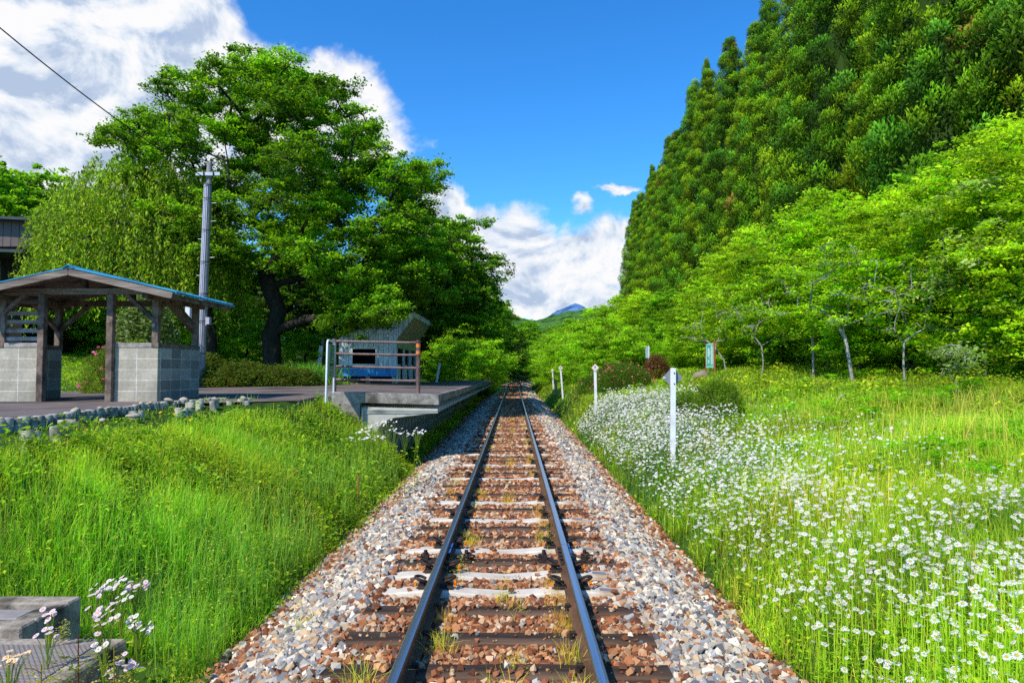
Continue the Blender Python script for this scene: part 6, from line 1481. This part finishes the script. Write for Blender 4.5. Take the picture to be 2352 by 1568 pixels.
for i, (x_, y_, s_) in enumerate(cob):
    s_ *= .68
    o = bpy.data.objects.new('cobble', CM_[i % 5]); COL.objects.link(o); onlog = (x_ < -5.4 and y_ < 13) or y_ > 12
    o.location = (x_, y_, (1.135 if onlog else 1.03 if y_ < 12 else 1.1) + s_ * .25); o.scale = (s_, s_ * rnd.uniform(.7, 1.2), s_ * rnd.uniform(.45, .75)); o.rotation_euler = (rnd.uniform(-.3, .3), rnd.uniform(-.3, .3), rnd.uniform(0, 6))
    tag(o, 'pale rounded cobble laid on the kerb logs or in the planting bed', 'stone', 'cobbles laid along the kerb')

# ------------------------------------------------------------------ white marker posts with diamond signs
def marker(px, py_top, y, lean, label, back=False, glyph=True, pw=.085):
    v = W(px, py_top, y); z0 = g1(v.x, y) - .15; h = v.z - z0
    t = empty('marker_post', (v.x - math.tan(lean) * h * 0, y, z0), 0, label, 'marker post'); t.rotation_euler = (0, lean, 0); t.location.x = v.x - math.sin(lean) * h
    ds = .125; zc = h - .125
    mb = MB(); mb.box(-pw / 2, pw / 2, -.035, .035, 0, (h + .005) if back else h - .17); mb.build('post', M['white'], t, bevel=.004)
    yo = .043 if back else -.043
    def dia(s, y0, y1, name, m, par, zc=zc):
        mb = MB(); mb.prism([(0, zc - s), (s, zc), (0, zc + s), (-s, zc)], y0, y1); return mb.build(name, M[m], par)
    if back:
        mb = MB(); s = .178
        zc = h - .155; o = dia(.178, .037, .041, 'sign_plate', 'signback', t, zc)
        for q in (.04, -.14): mb = MB(); mb.tube([(.012, -.048, h - .09 + q - .03), (.012, -.034, h - .09 + q - .03)], .012, 6); mb.build('bolt', M['iron'], t)
        mb = MB(); mb.box(-.165, -.12, .034, .0365, zc - .012, zc + .006); mb.build('sticker', M['white'], o)
    else:
        o = dia(.135, -.045, -.037, 'sign_plate', 'signorange', t); dia(.118, -.049, -.0455, 'sign_face', 'signwhite', o)
        if glyph:
            mb = MB(); yk = -.052
            for (x0, z0_, x1, z1_) in ((-.012, .055, -.022, .035), (.0, .06, -.004, .04), (.018, .048, .012, .035), (-.028, .033, .018, .033), (-.004, .04, -.006, .018), (-.024, .018, .016, .020), (-.003, .018, -.022, -.002), (.002, .018, .022, 0), (0, -.012, 0, -.062)):
                mb.beam((x0, yk, zc + z0_), (x1, yk, zc + z1_), .003, .0085, up=(0, 0, 1))
            mb.build('symbol', M['black'], o)
    return t
marker(1546, 845.7, 12.0, 0.012, 'nearest white wooden post, seen with the grey back of its diamond sign', back=True)
marker(1366.5, 835.5, 22.7, -0.018, 'white post among the daisies with an orange edged diamond sign, second nearest')
marker(1287, 838.9, 36, -0.075, 'leaning white post with a diamond sign, in front of the bright bushes')
marker(1268.5, 846, 48, -0.05, 'farthest and smallest white post with a diamond sign', glyph=False)
t = empty('distance_stake', (PX(1277, 42), 42, g1(PX(1277, 42), 42)), 0, 'short grey stake between the two farthest white posts', 'stake'); mb = MB(); mb.box(-.06, .06, -.06, .06, -.1, .8); mb.build('stake', M['polegrey'], t, bevel=.01)

# turquoise information board on red posts
yG = 30.0; gx0, gx1 = PX(1622, yG + .25), PX(1641, yG - .25)
gb = empty('information_board', (gx0, yG, 1.3), 0, 'turquoise information board with white print on red posts', 'sign')
GB = lambda o: sub(gb, o)
Pa, Pb = W(1622, 845, yG + .3), W(1641, 845, yG - .3); zt = W(1631, 788.5, yG).z; zb_ = W(1631, 845, yG).z
dv = (Pb - Pa); dv.z = 0; L_ = dv.length; dv.normalize(); nn = Vector((dv.y, -dv.x, 0)); nn = nn if nn.y < 0 else -nn
def gq(mb, s0, s1, z0, z1, off, th=.006):
    c = [Vector((Pa.x, Pa.y, 0)) + dv * (L_ * s) for s in (s0, s1)]
    pts = [Vector((c[0].x, c[0].y, z0)), Vector((c[1].x, c[1].y, z0)), Vector((c[1].x, c[1].y, z1)), Vector((c[0].x, c[0].y, z1))]
    a = [p + nn * off for p in pts]; b = [p + nn * (off - th) for p in pts]; mb.raw(a + b, [(0, 1, 2, 3), (7, 6, 5, 4), (0, 4, 5, 1), (1, 5, 6, 2), (2, 6, 7, 3), (3, 7, 4, 0)])
mb = MB(); gq(mb, .02, .98, zb_, zt, .02, .02); GB(mb.build('board', M['greenboard'])); Hh = zt - zb_
mb = MB()
for s0, s1, a_, b_ in ((.03, .97, .02, .05), (.03, .97, .93, .955), (.08, .12, .06, .85), (.88, .94, .12, .85), (.66, .72, .1, .86), (.76, .82, .1, .84), (.28, .38, .18, .55), (.42, .48, .2, .52), (.52, .56, .32, .42), (.5, .55, .55, .64), (.28, .46, .68, .73), (.28, .46, .76, .80)):
    gq(mb, s0, s1, zt - b_ * Hh, zt - a_ * Hh, .0235, .003)
GB(mb.build('print', M['print']))
for s_, h_ in ((0.0, zt + .0), (1.0, zt + .1)):
    p = Vector((Pa.x, Pa.y, 0)) + dv * (L_ * s_); mb = MB(); mb.box(p.x - .03, p.x + .03, p.y - .03, p.y + .03, g1(p.x, p.y) - .1, h_); GB(mb.build('post', M['redpost']))
# small pale blue sign behind the red bush
bs = empty('small_sign', (PX(1487, 36), 36, 1.4), 0, 'small pale blue sign on a white pole behind the red bush', 'sign'); x_ = PX(1487, 36)
mb = MB(); mb.box(x_ + .05, x_ + .10, 35.97, 36.03, 1.2, W(1487, 794, 36).z); sub(bs, mb.build('pole', M['white']))
mb = MB(); mb.box(x_ - .09, x_ + .048, 35.98, 36.0, W(1487, 822, 36).z, W(1487, 795, 36).z); sub(bs, mb.build('board', mat('pale_blue_board', (.25, .36, .45), (.38, .5, .58), 20, .5)))
# boulder, and low grey stones in the grass
def rock(px, y, s, label, m='boulder'):
    x_ = PX(px, y); me = CM_[0].copy(); me.materials.clear(); me.materials.append(M[m]); o = bpy.data.objects.new('boulder', me); COL.objects.link(o); o.location = (x_, y, g1(x_, y) + s[2] * .55); o.scale = s; tag(o, label, 'rock'); return o
rock(1612, 28, (.28, .2, .2), 'brown boulder in the grass left of the turquoise board')
rock(1933, 15.5, (.10, .1, .13), 'small grey stone sticking out of the meadow on the right', 'polegrey')
# rusty stake in the left bank
x_, y_ = PX(825, 10.4), 10.4; o_ = empty('rusty_stake', (x_, y_, g1(x_, y_)), 0, 'rusty iron stake in the grass below the platform end', 'stake'); mb = MB(); mb.box(-.012, .012, -.012, .012, -.1, .52); mb.build('bar', M['redpost'], o_)

# ------------------------------------------------------------------ concrete pits, lower left corner
def pit(name, x0, x1, y0, y1, zt, label, cover):
    t = empty(name, ((x0 + x1) / 2, (y0 + y1) / 2, zt - .5), 0, label, 'pit'); T = lambda o: sub(t, o); w = .15
    mb = MB(); mb.box(x0, x1, y0, y0 + w, -.75, zt); mb.box(x0, x1, y1 - w, y1, -.75, zt); mb.box(x1 - w, x1, y0 + w + .001, y1 - w - .001, -.75, zt - .0); mb.box(x0, x0 + w, y0 + w + .001, y1 - w - .001, -.75, zt)
    T(mb.build('rim', M['conc_old'], bevel=.012))
    if cover:
        mb = MB(); mb.box(x0 + w - .03, x1 - w + .03, y0 + w - .03, y1 - w + .03, zt - .012, zt + .008)
        c = T(mb.build('cover_plate', M['plate'], bevel=.002))
    else:
        mb = MB(); mb.box(x0 + w, x1 - w, y0 + w, y1 - w, -.7, zt - .06); T(mb.build('earth_fill', M['soil']))
        mb = MB(); mb.box(x0 + w, x1 - w - .05, y0 + w + .28, y1 - w - .22, zt - .055, zt - .03); T(mb.build('cover_slab', M['polegrey'], bevel=.01))
    return t
def plate_mat():
    m = bpy.data.materials.new('patterned_steel_plate'); nt, N, L = nodes_of(m); out = N.new('ShaderNodeOutputMaterial'); b = N.new('ShaderNodeBsdfPrincipled'); L.new(b.outputs[0], out.inputs[0])
    b.inputs['Roughness'].default_value = .55; b.inputs['Metallic'].default_value = .2
    tc = N.new('ShaderNodeTexCoord'); br = N.new('ShaderNodeTexBrick'); br.offset = .5; br.inputs['Scale'].default_value = 1; br.inputs['Brick Width'].default_value = .03; br.inputs['Row Height'].default_value = .018; br.inputs['Mortar Size'].default_value = .0035
    br.inputs['Color1'].default_value = (.42, .38, .36, 1); br.inputs['Color2'].default_value = (.48, .42, .38, 1); br.inputs['Mortar'].default_value = (.13, .09, .07, 1)
    L.new(tc.outputs['Object'], br.inputs['Vector']); n = N.new('ShaderNodeTexNoise'); n.inputs['Scale'].default_value = 5; n.inputs['Detail'].default_value = 6; L.new(tc.outputs['Object'], n.inputs['Vector'])
    cr = N.new('ShaderNodeValToRGB'); cr.color_ramp.elements[0].position = .45; cr.color_ramp.elements[1].position = .7; L.new(n.outputs[0], cr.inputs[0])
    mx = N.new('ShaderNodeMixRGB'); L.new(cr.outputs[0], mx.inputs[0]); L.new(br.outputs[0], mx.inputs[1]); mx.inputs[2].default_value = (.30, .17, .10, 1)
    m2 = N.new('ShaderNodeMixRGB'); m2.inputs[0].default_value = .4; L.new(br.outputs[0], m2.inputs[1]); L.new(mx.outputs[0], m2.inputs[2]); L.new(m2.outputs[0], b.inputs['Base Color'])
    bp = N.new('ShaderNodeBump'); bp.invert = True; bp.inputs['Distance'].default_value = .002; L.new(br.outputs['Fac'], bp.inputs['Height']); L.new(bp.outputs[0], b.inputs['Normal'])
    return m
M['plate'] = plate_mat()
c1 = W(160, 1367, 5.15); pit('concrete_pit', -4.6, -3.0, 4.48, 5.1, .05, 'open concrete pit with a slab inside, behind the plated one', False)
pit('concrete_pit', -4.2, -2.27, 3.45, 4.36, .03, 'concrete pit covered with a patterned steel plate in the lower left corner', True)

# ------------------------------------------------------------------ fleabane plants
def flower_head(A, c, s, nrm, colr, r, npet=9):
    nrm = np.array(nrm) / np.linalg.norm(nrm); a = np.cross(nrm, [0, 0, 1.0]); a = a / (np.linalg.norm(a) + 1e-6) if np.linalg.norm(a) > .05 else np.array([1.0, 0, 0]); b = np.cross(nrm, a)
    for k in range(npet):
        t = 2 * PI * k / npet + r.uniform(-.1, .1); d = a * math.cos(t) + b * math.sin(t); w_ = np.cross(nrm, d) * s * .30
        A.add([c + d * s * .2, c + d * s * .75 - w_, c + d * s, c + d * s * .75 + w_], [(0, 1, 2), (0, 2, 3)], np.array(colr) * r.uniform(.85, 1.1))
    V = [c + nrm * s * .22] + [c + (a * math.cos(t) + b * math.sin(t)) * s * .32 + nrm * s * .05 for t in np.linspace(0, 2 * PI, 7)[:-1]]
    A.add(V, [(0, 1 + k, 1 + (k + 1) % 6) for k in range(6)], (.80, .42, .02))
def fleabane(px, py, y, h, nheads, label, seed, colr=(.74, .60, .66), spread=.09, group='fleabane plants in the lower left corner'):
    r = np.random.RandomState(seed); top = W(px, py, y); z0 = g1(top.x, y); h = max(.25, top.z - z0)
    t = empty('fleabane', (top.x, y, z0), 0, label, 'wild flower', group); SA = Acc(); LA = Acc(); heads = []
    tube_np(SA, [(0, 0, -.05), (r.normal(0, .02), r.normal(0, .02), h * .5), (0, 0, h * .8)], [.005, .004, .003], (.06, .13, .025), 4)
    for k in range(nheads):
        a = r.uniform(0, 6.28); q = math.sqrt(r.rand()) * spread; e = np.array([math.cos(a) * q, math.sin(a) * q, h + r.normal(0, .02) - q * .3]); tube_np(SA, [(0, 0, h * r.uniform(.62, .8)), e * np.array([.6, .6, .93]), e], [.003, .0022, .0016], (.07, .15, .03), 3)
        heads.append(Acc()); flower_head(heads[-1], e, r.uniform(.014, .021), (SUNH[0] * .5 + r.normal(0, .3), SUNH[1] * .5 + r.normal(0, .3), 1), colr, r, 11)
    m = 16; tt = r.uniform(.05, .75, m); leaves(LA, np.stack([r.normal(0, .035, m), r.normal(0, .035, m), h * tt], 1), .4, r.uniform(.05, .11, m), colmix(m, [(.11, .26, .03), (.16, .32, .05)], [1, 1], r=r), r=r, aspect=.35)
    SA.build('stem', [M['grass']], t); LA.build('leaves', [M['leaf']], t); [hd.build('flower_head', [M['petal']], t) for hd in heads]; return t
FL = [(262, 1335, 4.6, 14, 'fleabane with the widest pink white flower cluster, top left of its group'), (310, 1338, 4.7, 10, 'fleabane at the top right of the group, pale pink heads'), (222, 1358, 4.5, 5, 'fleabane with a small mauve cluster beside the pit corner'), (282, 1368, 4.35, 6, 'fleabane with white yellow centred heads below the widest cluster'), (228, 1395, 4.1, 8, 'fleabane with mauve and white heads in front of the back pit'), (245, 1425, 4.0, 7, 'fleabane with drooping white heads near the plate corner'), (318, 1430, 4.2, 11, 'fleabane standing right of the plated pit'), (118, 1402, 4.2, 5, 'fleabane with faint mauve heads over the dark pit wall'), (110, 1442, 3.9, 5, 'lowest mauve fleabane left of the dark stem weed'), (240, 1480, 3.7, 5, 'fleabane with a tight pink cluster over the steel plate'), (272, 1520, 3.75, 7, 'fleabane low in front of the plated pit, left one'), (300, 1522, 3.8, 4, 'fleabane low in front of the plated pit, right one'), (22, 1510, 3.4, 9, 'cream coloured fleabane cluster at the bottom left corner')]
for k, (px_, py_, y_, nh, lb) in enumerate(FL): fleabane(px_, py_, y_, 0, int(nh * 1.7), lb, 300 + k, colr=(.82, .62, .42) if k == 12 else ((.74, .60, .68) if k % 3 else (.78, .72, .72)), spread=.04 + .0035 * nh)
FL2 = [(835, 985, 10.6), (858, 975, 10.8), (872, 968, 11.2), (893, 965, 11.4), (905, 985, 10.6), (843, 1000, 10.3), (930, 992, 11.2), (955, 990, 11.6), (960, 985, 12.0), (870, 1000, 10.2), (820, 1003, 10.0)]
for k, (px_, py_, y_) in enumerate(FL2): fleabane(px_, py_, y_, 0, 12, 'white flowering fleabane in the grass below the platform end', 340 + k, colr=(.80, .78, .80), spread=.13, group='fleabane plants below the platform end')
# weeds over the pits: dark stem weed with ferny leaves
def weed(px, py, y, label, seed, cols):
    r = np.random.RandomState(seed); top = W(px, py, y); z0 = -.5; h = max(.3, top.z - z0); t = empty('leafy_weed', (top.x, y, z0), 0, label, 'weed'); SA = Acc(); LA = Acc()
    tube_np(SA, [(0, 0, 0), (.01, 0, h * .5), (0, 0, h)], [.006, .005, .003], (.05, .03, .02) if seed == 401 else (.08, .11, .03), 5)
    for k in range(16):
        a = r.uniform(0, 6.28); z_ = h * r.uniform(.25, 1); L_ = .11 * (1.2 - z_ / h) + .04; e = np.array([math.cos(a) * L_, math.sin(a) * L_, z_ + L_ * .5]); tube_np(SA, [(0, 0, z_), e * .5 + np.array([0, 0, z_ * .5 + .01]), e], [.0025, .002, .0012], (.06, .07, .02), 3)
        m = 26; q = r.uniform(.2, 1.05, m)[:, None]; p = np.array([0, 0, z_]) * (1 - q) + e * q + r.normal(0, .018, (m, 3)); leaves(LA, p, .6, r.uniform(.010, .026, m), colmix(m, cols, [1] * len(cols), r=r), r=r, aspect=.5)
    SA.build('stem', [M['grass']], t); LA.build('leaves', [M['leaf']], t); return t
weed(180, 1455, 3.7, 'feathery weed with a dark red stem in front of the steel plate', 401, [(.06, .13, .03), (.10, .17, .05)])
weed(95, 1525, 3.3, 'pale feathery weed standing over the steel plate', 402, [(.22, .28, .12), (.14, .22, .07)])
weed(140, 1440, 4.35, 'feathery weed in the gap between the two pits', 403, [(.14, .22, .07), (.2, .27, .1)])
weed(262, 1480, 3.65, 'feathery weed at the right corner of the plated pit', 404, [(.12, .2, .07), (.2, .27, .1)])
# dandelions in the bank
for k, (px_, py_) in enumerate(((368, 965), (402, 966), (437, 974), (437, 993), (195, 1028))):
    y_ = (10.4, 10.5, 10.4, 9.9, 8.0)[k]; v = W(px_, py_, y_); z0 = g1(v.x, y_); t = empty('dandelion', (v.x, y_, z0), 0, 'yellow dandelion in the bank grass below the kerb, number %d from the left' % (k + 1 if k < 4 else 1), 'dandelion')
    t['label'] = ['yellow dandelion below the shelter wall, leftmost of the upper three', 'yellow dandelion below the shelter wall, middle of the upper three', 'yellow dandelion below the shelter wall, right one and brightest', 'yellow dandelion just under the brightest one', 'lone yellow dandelion lowest and farthest left on the bank'][k]
    SA = Acc(); hh = max(.1, v.z - z0); tube_np(SA, [(0, 0, 0), (0, 0, hh)], [.003, .003], (.15, .28, .05), 4); SA.build('stem', [M['grass']], t); FA = Acc(); 
    for q in range(3): flower_head(FA, np.array([0, 0, hh + .004 * q]), .028 - .007 * q, (-.3, -.6, 1), (.85, .60, .01), rs, 12)
    FA.build('flower_head', [M['petal']], t)
print('objects', len(bpy.data.objects), 'tris', sum(len(o.data.polygons) for o in bpy.data.objects if o.type == 'MESH'))
